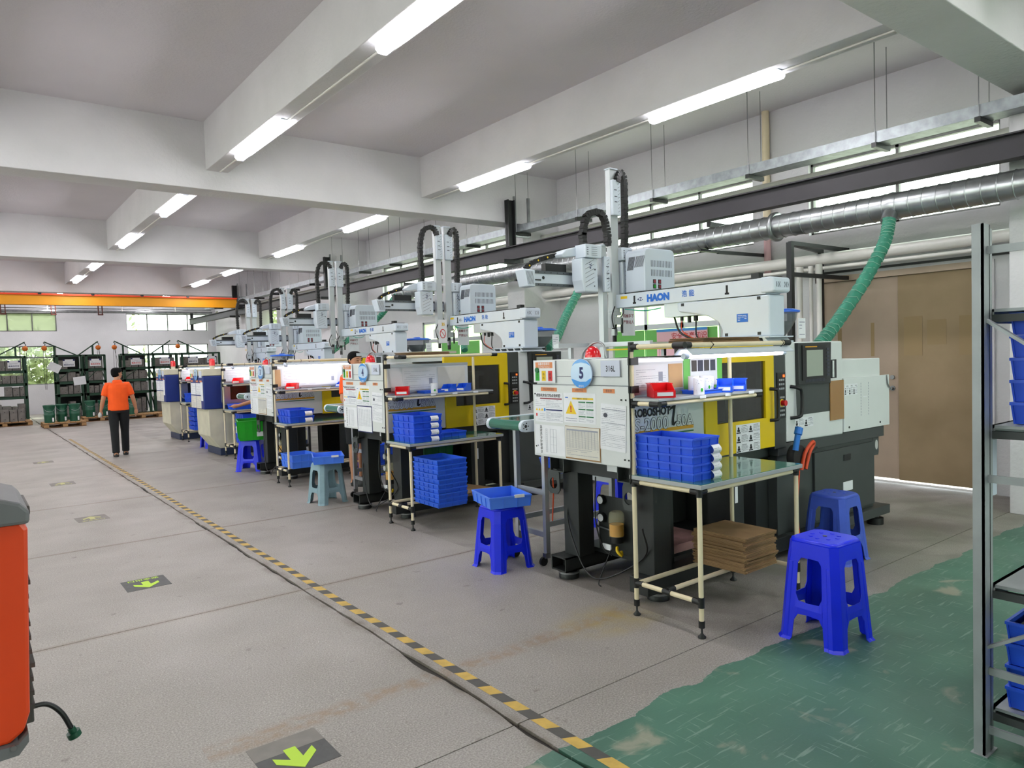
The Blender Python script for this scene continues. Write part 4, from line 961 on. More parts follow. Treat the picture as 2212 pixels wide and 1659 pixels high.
    chain(t, [(-.93, arm + .06, .725), (-.86, arm + .06, .775), (-.74, arm + .06, .82), (-.58, arm + .06, .86), (-.50, arm + .06, .865)], .04, .035, 'yellow', 'cross_arm_chain')
    B('black').box(-.72, arm + .03, .70, -.47, arm + .09, .78).build('motor_block', t)
    hd = B('robot_white').prism([(-.60, .86), (-.54, .90), (-.42, .935), (-.42, .85), (-.58, .83)], lambda u, v, w: (u, w, v), arm - .06, arm + .08).build('chain_hood', t, bevel=.008)
    # two carriages and their masts
    for n_, (xa, xb, mx0, mx1, drop) in enumerate(((-.46, -.26, (-.19 if downA else -.20), (-.11 if downA else -.10), downA), (.06, .18, -.06, .055, 0.0))):
        sgn = -1 if n_ == 0 else 1
        a0, a1 = xa, xb
        low = (a0 + .03, a1) if n_ == 0 else (a0, a1 - .05)
        cg = B('robot_white').prism([(a0, .82), (a1, .82), (low[1], .515), (low[0], .515), (a0, .62)] if n_ == 0 else [(a0, .82), (a1 - .01, .82), (a1 - .01, .66), (low[1], .515), (low[0], .515)], lambda u, v, w: (u, w, v), arm - .17, arm - .03).build('carriage', t, bevel=.012)
        G = Fr((0, arm - .171, 0), (1, 0, 0), (0, 0, 1)); mb = B('ink')
        for k in range(6): zz = .56 + k * .04; mb.tube([G.p(a0 + .04, zz, 0), G.p(a1 - .05, zz + .05, 0)], .0016, 4)
        disc(mb, G, a1 - .04, .72, .008, .008, 0, .003, 8); disc(mb, G, a1 - .05, .57, .006, .006, 0, .003, 8); mb.build('carriage_slots', cg)
        text('-Y+', .045, 'navy_ink', G, (a0 + a1) / 2, .755, cg, .001, c=.001, rotz=-PI / 2)
        bx_ = B('robot_white').box(a0 + (.03 if n_ == 0 else -.02), arm - .19, .825, a1 + (.03 if n_ == 0 else .0), arm - .05, .945).build('carriage_head', t, bevel=.006)
        G = Fr((0, arm - .191, 0), (1, 0, 0), (0, 0, 1)); mb = B('ink'); xs0 = a0 + (.045 if n_ == 0 else .0)
        for k in range(5): mb.fbox(G, xs0 + .06, .845 + k * .018, xs0 + .13, .848 + k * .018, 0, .001); 
        for k in range(4): mb.fbox(G, xs0, .85 + k * .02, xs0 + .02, .856 + k * .02, 0, .001)
        mb.build('head_slots', bx_)
        top = 1.67 - drop; bot = (.34 if n_ else .36) - drop * 1.0
        ms = B('robot_alu').box(mx0 + .012, arm - .14, bot, mx1 - .008, arm - .08, top).build('mast', t, bevel=.003); B('alu').box(mx1 - .008, arm - .135, bot, mx1 - .002, arm - .085, top - .05).build('mast_rail', ms); B('robot_white').box(mx0 + .008, arm - .15, top, mx1 - .004, arm - .07, top + .012).build('mast_cap', ms)
        hc = B('robot_white').box(mx0 + .012, arm - .175, top - .43, mx1 + .006, arm - .14, top - .10).build('mast_head_cover', ms, bevel=.008)
        G = Fr((0, arm - .176, 0), (1, 0, 0), (0, 0, 1)); mb = B('ink'); 
        for k in range(9): mb.tube([G.p(mx1 - .035, top - .40 + k * .032, 0), G.p(mx1 - .012, top - .385 + k * .032, 0)], .0016, 4)
        mb.fbox(G, mx0 + .03, top - .2, mx0 + .065, top - .192, 0, .001).fbox(G, mx0 + .035, top - .26, mx0 + .07, top - .252, 0, .001).fbox(G, mx0 + .035, top - .31, mx0 + .07, top - .302, 0, .001); mb.build('cover_marks', hc)
        xm = mx0 + .03 if n_ == 0 else mx1 - .03; xo = a0 + .07 if n_ == 0 else a1 - .03
        top2 = top - .10 if not (n_ == 0 and downA) else 1.17
        chain(t, ([(xm + .04, arm - .16, top), (xm + .05, arm - .15, top2 - .1), (xm + .0, arm - .15, top2 + .05)] if (n_ == 0 and downA) else [(xm, arm - .16, top2 - .02), (xm + sgn * .02, arm - .15, top2 + .05)]) + [ (xm + sgn * .08, arm - .13, top2 + .085), ((xm + xo) / 2 + sgn * .07, arm - .12, top2 + .03), (xo + sgn * .01, arm - .12, top2 - .15), (xo + sgn * .01, arm - .12, (top2 + .94) / 2), (xo, arm - .12, .945)], .055, .05)
        # gripper
        mb = B('robot_alu').box(mx0 + .01, arm - .15, bot - .03, mx1, arm - .07, bot).cyl(((mx0 + mx1) / 2, arm - .11, bot - .03), ((mx0 + mx1) / 2, arm - .11, bot - .07), .03, 10); mb.build('wrist', ms)
        mb = B('black').cyl(((mx0 + mx1) / 2, arm - .11, bot - .06), ((mx0 + mx1) / 2, arm - .11, bot - .16), .024, 10).use('steel').box((mx0 + mx1) / 2 - .02, arm - .13, bot - .22, (mx0 + mx1) / 2 + .02, arm - .09, bot - .16).use('black').box((mx0 + mx1) / 2 - .018, arm - .12, bot - .28, (mx0 + mx1) / 2 - .006, arm - .10, bot - .22).box((mx0 + mx1) / 2 + .006, arm - .12, bot - .28, (mx0 + mx1) / 2 + .018, arm - .10, bot - .22); mb.build('gripper', ms)
        cxm = (mx0 + mx1) / 2; B('robot_alu').box(cxm - .05, arm - .17, bot - .12, cxm + .05, arm - .155, bot - .05).box(cxm - .06, arm - .16, bot - .15, cxm - .045, arm - .06, bot - .03).build('gripper_plate', ms); B('black').cyl((cxm + .045, arm - .165, bot - .2), (cxm + .045, arm - .165, bot - .06), .012, 8).build('air_cylinder', ms); B('black').tube(spline([(cxm - .04, arm - .16, bot + .05), (cxm - .09, arm - .17, bot - .05), (cxm - .05, arm - .16, bot - .16), (cxm, arm - .15, bot - .1)], 5), .006, 6).build('air_line', ms)
        B('black').tube(spline([(mx1, arm - .15, bot + .12), (mx1 + .02, arm - .16, bot), ((mx0 + mx1) / 2 + .03, arm - .15, bot - .06)], 5), .005, 6).build('air_line', ms)
    if sign:
        G = Fr((0.0, arm - .18, 0), (1, 0, 0), (0, 0, 1)); sp = B('paper').box(.20, arm - .02, .12, .38, arm - .015, .40).build('warning_sign', t); G = Fr((0, arm - .02, 0), (1, 0, 0), (0, 0, 1))
        text('机械手下', .038, 'dark_red', G, .29, .31, sp, .0005, c=.001); text('严禁站人', .038, 'dark_red', G, .29, .25, sp, .0005, c=.001)
    return t
robot(4.95, 3.12, '5', 'white take-out robot with one mast raised, nearest the viewer', 1.78, downA=.72)
robot(5.20, 6.44, '4', 'white take-out robot with two raised masts, second from the viewer', 1.74, zb=1.683)
robot(5.35, 9.80, '3', 'white take-out robot above machine three, third from the viewer', 2.10, zb=1.683)
robot(5.60, 13.1, '2', 'white take-out robot over the second blue machine from the far end', 1.85, zb=1.505, logo=False, sign=False)
robot(5.75, 16.75, '1', 'farthest white take-out robot below the end of the yellow crane', 0.95, zb=1.505, logo=False, sign=False)
# no-entry card hung from the robot of machine 4
t = thing('hanging_card', 'white card with red no-entry ring hanging below the two robot masts', 'sign', (4.93, 7.9, 1.83))
G = Fr((0, 0, 0), (1, 0, 0), (0, 0, 1)); B('paper').fbox(G, 0, 0, .13, .30, 0, .003).build('card', t); mb = B('red'); disc(mb, G, .065, .12, .045, .06, .003, .004, 20); mb.build('red_ring', t); mb = B('paper'); disc(mb, G, .065, .12, .036, .05, .004, .005, 20); mb.build('ring_centre', t); text('35', .05, 'yellow', G, .075, .24, t, .002, c=.004); B('red').tube([G.p(.035, .16, .006), G.p(.095, .08, .006)], .004, 4).build('red_slash', t)

# ================================================================ pipe work tables with a shelf and a lamp
def work_table(X, Yn, W, Lx, zt, zs, ztop, label, lamp=True, ov=(.22, .33), orange=False, board=None, feet_low=.16, Ls=None):
    """near edge Yn, depth W (along y), length Lx; posts of cream pipe with black joints"""
    t = thing('work_table', label, 'work table', (X, Yn, 0)); r = .0145; J = []
    def post(x, y, z0, z1):
        p = B('pipe_cream').cyl((x, y, z0), (x, y, z1), r, 12).build('post', t); B('black').cyl((x, y, z0 - .01), (x, y, z0 + .03), r * 1.25, 12).build('cap', p)
        if z0 < .2: B('black').lathe((x, y, 0), [(.022, 0), (.024, .008), (.010, .022), (.006, .03), (.006, z0)], 12).build('levelling_foot', p)
    def rail(a, b_): B('pipe_cream').tube([a, b_], r, 12).build('rail', t)
    def joint(x, y, z, dx, dy):
        mb = B('black').cyl((x, y, z - .03), (x, y, z + .03), r * 1.3, 10)
        if dx: mb.cyl((x, y, z), (x + .055 * dx, y, z), r * 1.3, 10)
        if dy: mb.cyl((x, y, z), (x, y + .055 * dy, z), r * 1.3, 10)
        mb.build('pipe_joint', t)
    for x, y, z1 in ((0, W, ztop + .01), (Lx, W, ztop - .02), (0, 0, zt - .045), (Lx, 0, zt - .045)): post(x, y, .07, z1)
    zr = zt - .045
    rail((0, 0, zr), (Lx, 0, zr)); rail((0, W, zr), (Lx, W, zr)); rail((0, 0, zr), (0, W, zr)); rail((Lx, 0, zr), (Lx, W, zr))
    for x, dx in ((0, 1), (Lx, -1)):
        for y, dy in ((0, 1), (W, -1)): joint(x, y, zr, dx, dy)
    z = .205
    rail((0, 0, z), (0, W, z)); rail((Lx, 0, z), (Lx, W, z)); rail((0, W * .93, z + .01), (Lx, W * .93, z + .01)); rail((0, W * .5, z + .01), (Lx, W * .5, z + .01))
    for x, dx in ((0, 1), (Lx, -1)):
        joint(x, 0, z, 0, 1); joint(x, W, z, 0, -1)
        B('black').cyl((x, W * .5 - .03, z), (x, W * .5 + .03, z), r * 1.3, 10).cyl((x, W * .5, z + .01), (x + dx * .06, W * .5, z + .01), r * 1.3, 10).build('pipe_joint', t)
    # worktop
    B('table_edge').box(-.02, -.03, zt - .028, Lx + .03, W + .02, zt - .003).build('tabletop', t, bevel=.002); B('table_green').box(-.016, -.026, zt - .003, Lx + .026, W + .016, zt).build('table_mat', t); 
    B('yellow').box(.30, W * .48, zt, .42, W * .51, zt + .0006).build('yellow_tape_mark', t)
    # shelf
    y0 = W - ov[0]; L2 = Ls or Lx + .10
    B('table_edge').box(-.01, y0 - .02, zs - .018, L2, W + .015, zs - .002).build('shelf', t, bevel=.002); B('shelf_grey').box(-.008, y0 - .016, zs - .002, L2 - .004, W + .012, zs).build('shelf_mat', t)
    rail((0, y0, zs - .035), (0, W, zs - .035)); rail((0, y0, zs - .035), (L2 - .04, y0, zs - .035)); joint(0, W, zs - .035, 0, -1)
    B('black').cyl((-.0, y0 - .02, zs - .035), (0, y0 + .05, zs - .035), r * 1.35, 10).cyl((0, y0, zs - .035), (.07, y0, zs - .035), r * 1.35, 10).build('pipe_joint', t); B('black').cyl((L2 - .06, y0, zs - .035), (L2, y0, zs - .035), r * 1.35, 10).build('end_cap', t)
    for k in range(3): B('tray_label').box(.38 + k * .26, y0 - .0215, zs - .022, .44 + k * .26, y0 - .02, zs - .004).build('price_tag', t)
    # top rails
    y1 = W - ov[1]
    rail((0, y1, ztop), (0, W, ztop)); rail((0, y1, ztop), (Lx + .10, y1, ztop)); rail((Lx, y1, ztop), (Lx, W, ztop)); joint(0, W, ztop, 0, -1)
    B('black').cyl((0, y1 - .03, ztop), (0, y1 + .05, ztop), r * 1.4, 10).cyl((0, y1, ztop), (.08, y1, ztop), r * 1.4, 10).build('pipe_joint', t); B('black').cyl((Lx + .05, y1, ztop), (Lx + .12, y1, ztop), r * 1.35, 10).build('end_cap', t)
    # back boards
    for z_ in (zs + .05, ztop - .09): B('black').box(-.018, W - .018, z_ - .022, .045, W + .014, z_ + .022).build('board_clamp', t)
    if board:
        x0, x1 = .03, Lx + .0
        B('board_white').box(x0, W + .02, zs + .03, board[0], W + .03, ztop - .09).build('white_board', t); B('alu').box(x0, W + .015, ztop - .10, board[0], W + .035, ztop - .075).box(x0, W + .015, zs + .01, board[0], W + .035, zs + .035).build('board_frame', t)
        S = side((0, W + .02, 0))
        for k, (a0, a1, m_) in enumerate(board[1]):
            p = B(m_).fbox(S, a0, zs + .04, a1, ztop - .115, 0, .003).build('pinned_sheet', t)
            if m_ == 'paper': 
                S2 = Fr(S.p(0, 0, .003), S.u, S.v); lines(S2, a0 + .02, zs + .05, a1 - .02, ztop - .14, 9, p, seed=200 + k + int(X * 10), c=.001, c0=0)
                B('ink_light').fbox(S2, a1 - .09, zs + .09, a1 - .05, zs + .15, 0, .001).build('printed_block', p)
            if m_ == 'green_board':
                q = B('paper').fbox(Fr(S.p(0, 0, .003), S.u, S.v), a0 + .05, zs + .04, a1 - .04, ztop - .10, 0, .003).build('photo_sheet', p); S3 = Fr(S.p(0, 0, .006), S.u, S.v)
                for j in range(4): B('ink' if j % 2 else 'cooler_dark').fbox(S3, a0 + .06 + j * .062, ztop - .20, a0 + .11 + j * .062, ztop - .13, 0, .001).build('printed_photo', q)
                lines(S3, a0 + .06, zs + .05, a1 - .05, zs + .14, 4, q, seed=9, c=.001, c0=0)
    if lamp:
        x0, x1, zl, yl = .07, 1.13, ztop - .055, y1 + .04
        lm = B('robot_white').prism([(-.07, 0), (-.03, .035), (.03, .035), (.07, 0), (.066, -.004), (.028, .028), (-.028, .028), (-.066, -.004)], lambda u, v, w: (w, yl + u, zl + v), x0, x1).build('lamp_reflector', t)
        B('tube_light_desk').cyl((x0 + .04, yl, zl - .010), (x1 - .04, yl, zl - .010), .016, 12).build('lamp_tube', lm)
        B('robot_white').cyl((x0, yl, zl - .01), (x0 + .04, yl, zl - .01), .017, 10).cyl((x1 - .04, yl, zl - .01), (x1, yl, zl - .01), .017, 10).build('lamp_socket', lm)
        B('black').tube([(.28, y1, ztop + .018), (.28, y1 - .02, ztop), (.28, y1 + .01, ztop - .03)], .003, 5).tube([(x1 - .1, y1, ztop + .018), (x1 - .1, y1 - .02, ztop), (x1 - .1, y1 + .01, ztop - .03)], .003, 5).build('cable_tie', t)
    B('black').tube(spline([(-.02, W, ztop - .02), (-.024, W + .0, zs + .1), (-.02, W, zs - .1), (-.022, W, zt + .1), (-.02, W + .01, zt - .05)], 8), .005, 6).build('power_cable', t)
    return t
T5 = work_table(3.29, 2.556, .494, 1.0, .885, 1.362, 1.675, 'nearest cream pipe work table with green top in front of machine 5', board=(.52, ((.04, .36, 'paper'), (.37, .51, 'cardboard_pale'))), Ls=1.06, ov=(.20, .385))
S_ = side((0, .494, 0)); gb = B('green_board').box(.545, .53, 1.36, .965, .535, 1.61).build('green_notice_board', T5); B('paper').box(.61, .524, 1.40, .90, .53, 1.585).build('photo_sheet', gb)
for j in range(4): B('ink' if j % 2 else 'cooler_dark').box(.62 + j * .068, .521, 1.50, .672 + j * .068, .524, 1.575).build('printed_photo', gb)
T4 = work_table(3.37, 5.975, .44, 1.06, .835, 1.285, 1.66, 'cream pipe work table with unlit shelf in front of machine 4', lamp=False, board=(1.0, ((.20, .60, 'paper'), (.62, .96, 'paper_warm'))), ov=(.2, .27))
T3 = work_table(3.39, 9.24, .42, 1.06, .835, 1.275, 1.66, 'cream pipe work table with bright lamp in front of machine 3', board=(1.0, ((.02, .10, 'cardboard_pale'), (.12, .92, 'paper'))), ov=(.2, .27))
T2 = work_table(3.72, 12.68, .52, 1.0, .85, 1.30, 1.63, 'cream pipe work table with lamp in front of the blue machine numbered 2', board=(1.0, ((.05, .9, 'paper'),)), ov=(.3, .36))
T1 = work_table(3.84, 16.31, .52, 1.0, .85, 1.30, 1.62, 'farthest cream pipe work table beside the last blue machine', board=(1.0, ((.05, .9, 'paper'),)), ov=(.3, .36))

# ---------------------------------------------------------------- crates
def crate_mesh(w, d, h, m, cells=(3, 5), taper=.02, rim=.012, grid=True):
    mb = MB().use(m); t = .003; w0, d0 = w / 2 - taper, d / 2 - taper; w1, d1 = w / 2 - rim * .6, d / 2 - rim * .6
    def ring(a, b_, z): return [(-a, -b_, z), (a, -b_, z), (a, b_, z), (-a, b_, z)]
    mb.rings([ring(w0, d0, 0), ring(w1, d1, h - .012)], cap=False, smooth=False); mb.face(ring(w0, d0, 0)[::-1]); mb.face(ring(w0 - t, d0 - t, t))
    mb.rings([ring(w1 - t, d1 - t, h), ring(w0 - t, d0 - t, t)], cap=False, smooth=False)
    o, i = (w / 2, d / 2), (w1 - t, d1 - t)
    mb.rings([ring(*i, h), ring(*o, h), ring(*o, h - .012), ring(w1, d1, h - .012)][::-1], cap=False, smooth=False)
    def e(z): f_ = z / (h - .012); return w0 + (w1 - w0) * f_, d0 + (d1 - d0) * f_
    rt = .006
    for s in (-1, 1):
        for k in range(cells[0] + 1):
            f_ = -1 + 2 * k / cells[0]; a0, b0 = e(0); a1, b1 = e(h - .012)
            mb.hexa([(f_ * a0 - .002, s * b0, 0), (f_ * a0 + .002, s * b0, 0), (f_ * a0 + .002, s * (b0 + rt), 0), (f_ * a0 - .002, s * (b0 + rt), 0), (f_ * a1 - .002, s * b1, h - .01), (f_ * a1 + .002, s * b1, h - .01), (f_ * a1 + .002, s * (b1 + rt), h - .01), (f_ * a1 - .002, s * (b1 + rt), h - .01)])
        for k in range(cells[1] + 1):
            f_ = -1 + 2 * k / cells[1]; a0, b0 = e(0); a1, b1 = e(h - .012)
            mb.hexa([(s * a0, f_ * b0 - .002, 0), (s * (a0 + rt), f_ * b0 - .002, 0), (s * (a0 + rt), f_ * b0 + .002, 0), (s * a0, f_ * b0 + .002, 0), (s * a1, f_ * b1 - .002, h - .01), (s * (a1 + rt), f_ * b1 - .002, h - .01), (s * (a1 + rt), f_ * b1 + .002, h - .01), (s * a1, f_ * b1 + .002, h - .01)])
    return mb.mesh('crate')
CM = {'tray': crate_mesh(.25, .445, .0495, 'blue_crate', (3, 5), .010, .012), 'crate4': crate_mesh(.32, .42, .0655, 'blue_crate', (3, 4), .014), 'under4': crate_mesh(.33, .46, .0445, 'blue_crate2', (4, 5), .012),
      'box': crate_mesh(.34, .46, .087, 'blue_crate', (3, 4), .02), 'tub': crate_mesh(.35, .42, .09, 'tub_blue', (3, 4), .016, .014), 'green': crate_mesh(.42, .62, .30, 'green_crate', (4, 6), .03, .02),
      'rack': crate_mesh(.40, .48, .087, 'blue_crate', (3, 4), .016, .014), 'greend': crate_mesh(.40, .5, .26, 'green_crate_dark', (4, 5), .03, .02)}
def crate(kind, x, y, z, label, rz=0, card=None, group=None, m=None, name='plastic_crate', cat='crate'):
    if card or m:
        t = thing(name, label, cat, (x, y, z), rz, group); o = bpy.data.objects.new('crate_body', CM[kind]); COL.objects.link(o); o.parent = t
        if card: card(t)
        return t
    o = bpy.data.objects.new(name, CM[kind]); COL.objects.link(o); o.location = (x, y, z); o.rotation_euler = (0, 0, rz); return tag(o, label, cat, group)
def card_fn(w, d, h, x, cw=.075, ch=.05, curl=True):
    def f(t):
        F = Fr((x, -d / 2 - .002, 0)); mb = MB().use('tray_label'); n = 6; P = []
        for k in range(n + 1):
            a = k / n; P.append((a * ch, .008 + .016 * math.sin(a * PI) + .01 * (1 - a)))
        for (b0, c0), (b1, c1) in zip(P[:-1], P[1:]): mb.hexa([F.p(-cw / 2, b0, c0), F.p(cw / 2, b0, c0), F.p(cw / 2, b1, c1), F.p(-cw / 2, b1, c1), F.p(-cw / 2, b0, c0 + .0012), F.p(cw / 2, b0, c0 + .0012), F.p(cw / 2, b1, c1 + .0012), F.p(-cw / 2, b1, c1 + .0012)])
        c = mb.build('label_card', t); G = Fr(F.p(0, 0, .0265)); lines(G, -cw * .42, ch * .3, cw * .2, ch * .8, 4, c, seed=int(x * 999), h=.0015, c=.0015, c0=.0006)
        mb = B('green_crate'); disc(mb, G, cw * .3, ch * .3, .007, .007, .0, .001, 12); mb.build('green_dot', c)
    return f
OR = ['bottom', 'second from the bottom', 'middle', 'second from the top', 'topmost']
for k in range(5): crate('tray', 3.315 + .125, 2.835, .885 + k * .050, '%s shallow blue tray of the stack on the nearest work table' % OR[k], card=card_fn(.24, .435, .054, .07) if k < 4 else None)
O4 = ['bottom', 'second from the bottom', 'second from the top', 'topmost']
for k in range(4): crate('crate4', 3.57, 6.175, .835 + k * .066, '%s labelled blue crate stacked on the second work table' % O4[k], card=card_fn(.32, .42, .07, .06, .085, .05))
NUM = ['bottom', 'second from the bottom', 'third from the bottom', 'fourth from the bottom', 'fifth from the bottom', 'sixth from the bottom', 'fourth from the top', 'third from the top', 'second from the top', 'topmost']
for k in range(10): crate('under4', 3.66 + .004 * (k % 2), 5.93 - .003 * (k % 3), .232 + k * .045, '%s blue tray in the tall stack under the second work table' % NUM[k], rz=-.02 + .012 * (k % 3))
for k in range(2): crate('box', 3.60, 9.47, .835 + k * .088, '%s crate of the pair with paper labels on the table by machine 3' % ('lower blue' if k == 0 else 'upper bright blue'), card=card_fn(.34, .46, .1, .08, .10, .06))
for k in range(2): crate('tub', 3.60, 9.42, .232 + k * .0905, '%s blue crate under the work table of machine 3' % ('lower' if k == 0 else 'upper'))
for k in range(5): crate('box', 4.70, 9.35, .0 + k * .088, '%s blue crate of the stack beside the second man' % OR[k], rz=.1)
crate('box', 3.92, 12.9, .85, 'single blue crate on the work table of machine 2'); crate('tray', 4.3, 12.75, .85, 'flat blue tray on the right part of the table by machine 2', rz=PI / 2)
for k in range(2): crate('box', 4.08, 16.6, .85 + k * .09, '%s blue crate on the farthest work table' % ('lower' if k == 0 else 'upper'))
for k in range(6): crate('box', 4.05, 12.92, .232 + k * .0885, 'blue crate stacked under the work table of machine 2', group='blue crates under the table of machine 2')
for k in range(5): crate('box', 4.15, 16.6, .232 + k * .10, 'blue crate stacked under the farthest work table', group='blue crates under the farthest table')
crate('tray', 3.92, 6.28, .835, 'flat blue tray beside the crates on the table of machine 4', rz=PI / 2)
# green crates
g = thing('plastic_crate', 'large bright green crate on a blue stool in front of machine 3', 'crate', (3.56, 11.25, .475), -.25); o = bpy.data.objects.new('crate_body', CM['green']); COL.objects.link(o); o.parent = g
B('paper').box(-.215, -.05, .10, -.208, .08, .20).box(.06, -.325, .06, .16, -.316, .13).build('label_card', g)
crate('greend', 4.15, 6.95, .27, 'upper half hidden dark green crate behind the table of machine 4'); crate('greend', 4.15, 6.95, .51, 'dark green crate on top of another behind the table of machine 4')

# ---------------------------------------------------------------- shelf bins, label rolls
def bin_(x, y, z, rz, m, label, w=.11, l=.18, h=.075, tg=True):
    t = thing('storage_bin', label, 'bin', (x, y, z), rz); a = w / 2
    mb = MB().use(m)
    # side cheeks slope down to a low front lip (front is -x)
    out = [(-l * .5, 0), (l * .5, 0), (l * .5, h), (-l * .05, h), (-l * .42, h * .48), (-l * .5, h * .52)]
    for s in (-1, 1): mb.prism(out, lambda u, v, w_: (u, w_, v), s * a - (.003 if s > 0 else 0), s * a + (.003 if s < 0 else 0))
    mb.box(-l * .48, -a, 0, l * .5, a, .004).box(l * .5 - .004, -a, 0, l * .5, a, h).box(-l * .5, -a, 0, -l * .5 + .004, a, h * .5).box(-l * .05, -a - .006, h - .006, l * .5, -a, h).box(-l * .05, a, h - .006, l * .5, a + .006, h)
    mb.build('bin_body', t)
    if tg: B('tray_label').box(-l * .5 - .004, -a * .75, .012, -l * .5 - .002, a * .75, .034).build('label_holder', t)
    return t
bin_(3.42, 2.93, 1.362, PI / 2 - .6, 'bin_red', 'open red bin at the left end of the nearest shelf', .13, .19, .085)
bin_(4.03, 2.90, 1.362, .55, 'bin_blue', 'left blue bin on the nearest shelf', .10, .17, .085); bin_(4.19, 2.91, 1.362, .55, 'bin_blue', 'right blue bin on the nearest shelf', .10, .17, .08)
bin_(3.50, 6.32, 1.285, PI / 2 - .6, 'bin_red', 'open red bin on the shelf of machine 4', .13, .19, .08)
bin_(4.03, 6.30, 1.285, .55, 'bin_blue', 'left blue bin on the shelf of machine 4', .10, .17, .08); bin_(4.22, 6.30, 1.285, .55, 'bin_blue', 'right blue bin on the shelf of machine 4', .10, .17, .08)
bin_(3.60, 9.56, 1.275, PI / 2 - .6, 'bin_red', 'open red bin on the brightly lit shelf of machine 3', .14, .2, .08)
bin_(3.90, 12.95, 1.30, PI / 2 - .6, 'bin_red', 'red bin on the lit shelf beside machine 2', .14, .2, .09); bin_(4.0, 16.6, 1.30, PI / 2 - .6, 'bin_red', 'red bin on the farthest lit shelf', .14, .2, .09)
bin_(4.32, 9.55, 1.275, .4, 'bin_blue', 'light blue bin on the lit shelf by the second man', .10, .16, .07)
def low_tray(x, y, z, label):
    mb = MB().use('bin_blue').box(-.16, -.07, 0, .16, .07, .006)
    for q in ((-.17, -.075, .02, .17, -.07, .03), ): pass
    mb.box(-.165, -.075, 0, .165, -.070, .024).box(-.165, .07, 0, .165, .075, .024).box(-.165, -.075, 0, -.16, .075, .024).box(.16, -.075, 0, .165, .075, .024).box(-.175, -.082, .022, .175, -.07, .026).box(-.175, .07, .022, .175, .082, .026)
    o = mb.build('low_tray', bevel=.003); o.location = (x, y, z); return tag(o, label, 'tray')
low_tray(3.89, 2.94, 1.362, 'low blue tray holding label rolls on the nearest shelf'); low_tray(3.88, 6.33, 1.285, 'low blue tray on the shelf of machine 4')
def roll(x, y, z, r, h, label, rz):
    t = thing('label_roll', label, 'label roll', (x, y, z), rz)
    B('paper').lathe((0, 0, 0), [(r, 0), (r, h)], 24).use('paper_warm').cyl((0, 0, h), (0, 0, h + .0006), r * .8, 20).build('paper_roll', t)
    mb = MB().use('ink_light'); rr = random.Random(int(x * 1e4))
    for k in range(26):
        a = PI + rr.uniform(-.1, PI + .3); zz = rr.uniform(.012, h - .012); da = rr.uniform(.05, .16)
        mb.face([(math.cos(a) * r * 1.01, math.sin(a) * r * 1.01, zz), (math.cos(a + da) * r * 1.01, math.sin(a + da) * r * 1.01, zz), (math.cos(a + da) * r * 1.01, math.sin(a + da) * r * 1.01, zz + .003), (math.cos(a) * r * 1.01, math.sin(a) * r * 1.01, zz + .003)])
    mb.build('print', t)['kind'] = 'stuff'
    F = Fr((r * math.cos(-2.0), r * math.sin(-2.0), 0), (math.sin(2.0), math.cos(2.0) * 1, 0), (0, 0, 1)); F = Fr((math.cos(-PI / 2 - .35) * r * 1.005, math.sin(-PI / 2 - .35) * r * 1.005, 0), (math.cos(-.35), math.sin(-.35), 0))
    mb = B('green_crate'); disc(mb, F, 0, h * .3, .008, .012, 0, .0012, 12); mb.build('green_dot', t)
roll(3.70, 2.86, 1.362, .034, .105, 'free standing white label roll in front of the blue tray', 0)
roll(3.79, 2.97, 1.369, .036, .105, 'left of the three white label rolls in the blue tray', .4); roll(3.87, 2.94, 1.369, .036, .105, 'middle of the three white label rolls in the blue tray', .2); roll(3.945, 2.97, 1.369, .034, .10, 'right of the three white label rolls in the blue tray', -.3)
roll(3.82, 6.24, 1.285, .035, .10, 'single white label roll on the shelf of machine 4', 0)

# ---------------------------------------------------------------- cardboard
def sheets(n, x, y, z, w, d, name, label, cat, group, m='cardboard', th=.0095, jit=.012, rz=0, thick=.0085):
    for k in range(n):
        a, b_ = w / 2, d / 2; mb = MB().use(m if k % 3 else 'cardboard').box(-a, -b_, 0, a, b_, thick * .36).use('cardboard_dark').box(-a + .002, -b_ + .002, thick * .36, a - .002, b_ - .002, thick * .64).use('cardboard').box(-a, -b_, thick * .64, a, b_, thick)
        o = mb.build(name); o.location = (x + random.uniform(-jit, jit), y + random.uniform(-jit, jit), z + k * th); o.rotation_euler = (0, 0, rz + random.uniform(-.03, .03))
        top = k == n - 1
        tag(o, ('topmost flattened carton of ' + label) if top else ('flattened brown carton in ' + label), cat, None if top else group)
sheets(24, 4.00, 2.83, .232, .34, .40, 'flattened_carton', 'the pile on the lower rails of the nearest table', 'cardboard', 'flattened cartons under the nearest table')
sheets(4, 4.15, 6.20, .232, .42, .38, 'flattened_carton', 'the low pile under the table of machine 4', 'cardboard', 'flattened cartons under the table of machine 4', rz=.2)
sheets(3, 3.82, 2.82, 1.6905, .60, .26, 'flattened_carton', 'the few lying on top of the nearest lamp rail', 'cardboard', 'cartons on the nearest top rail', m='cardboard_dark', rz=.03)
sheets(3, 3.75, 6.33, 1.6755, .5, .24, 'flattened_carton', 'the few lying on the top rail by machine 4', 'cardboard', 'cartons on the top rail of machine 4', m='cardboard_dark')

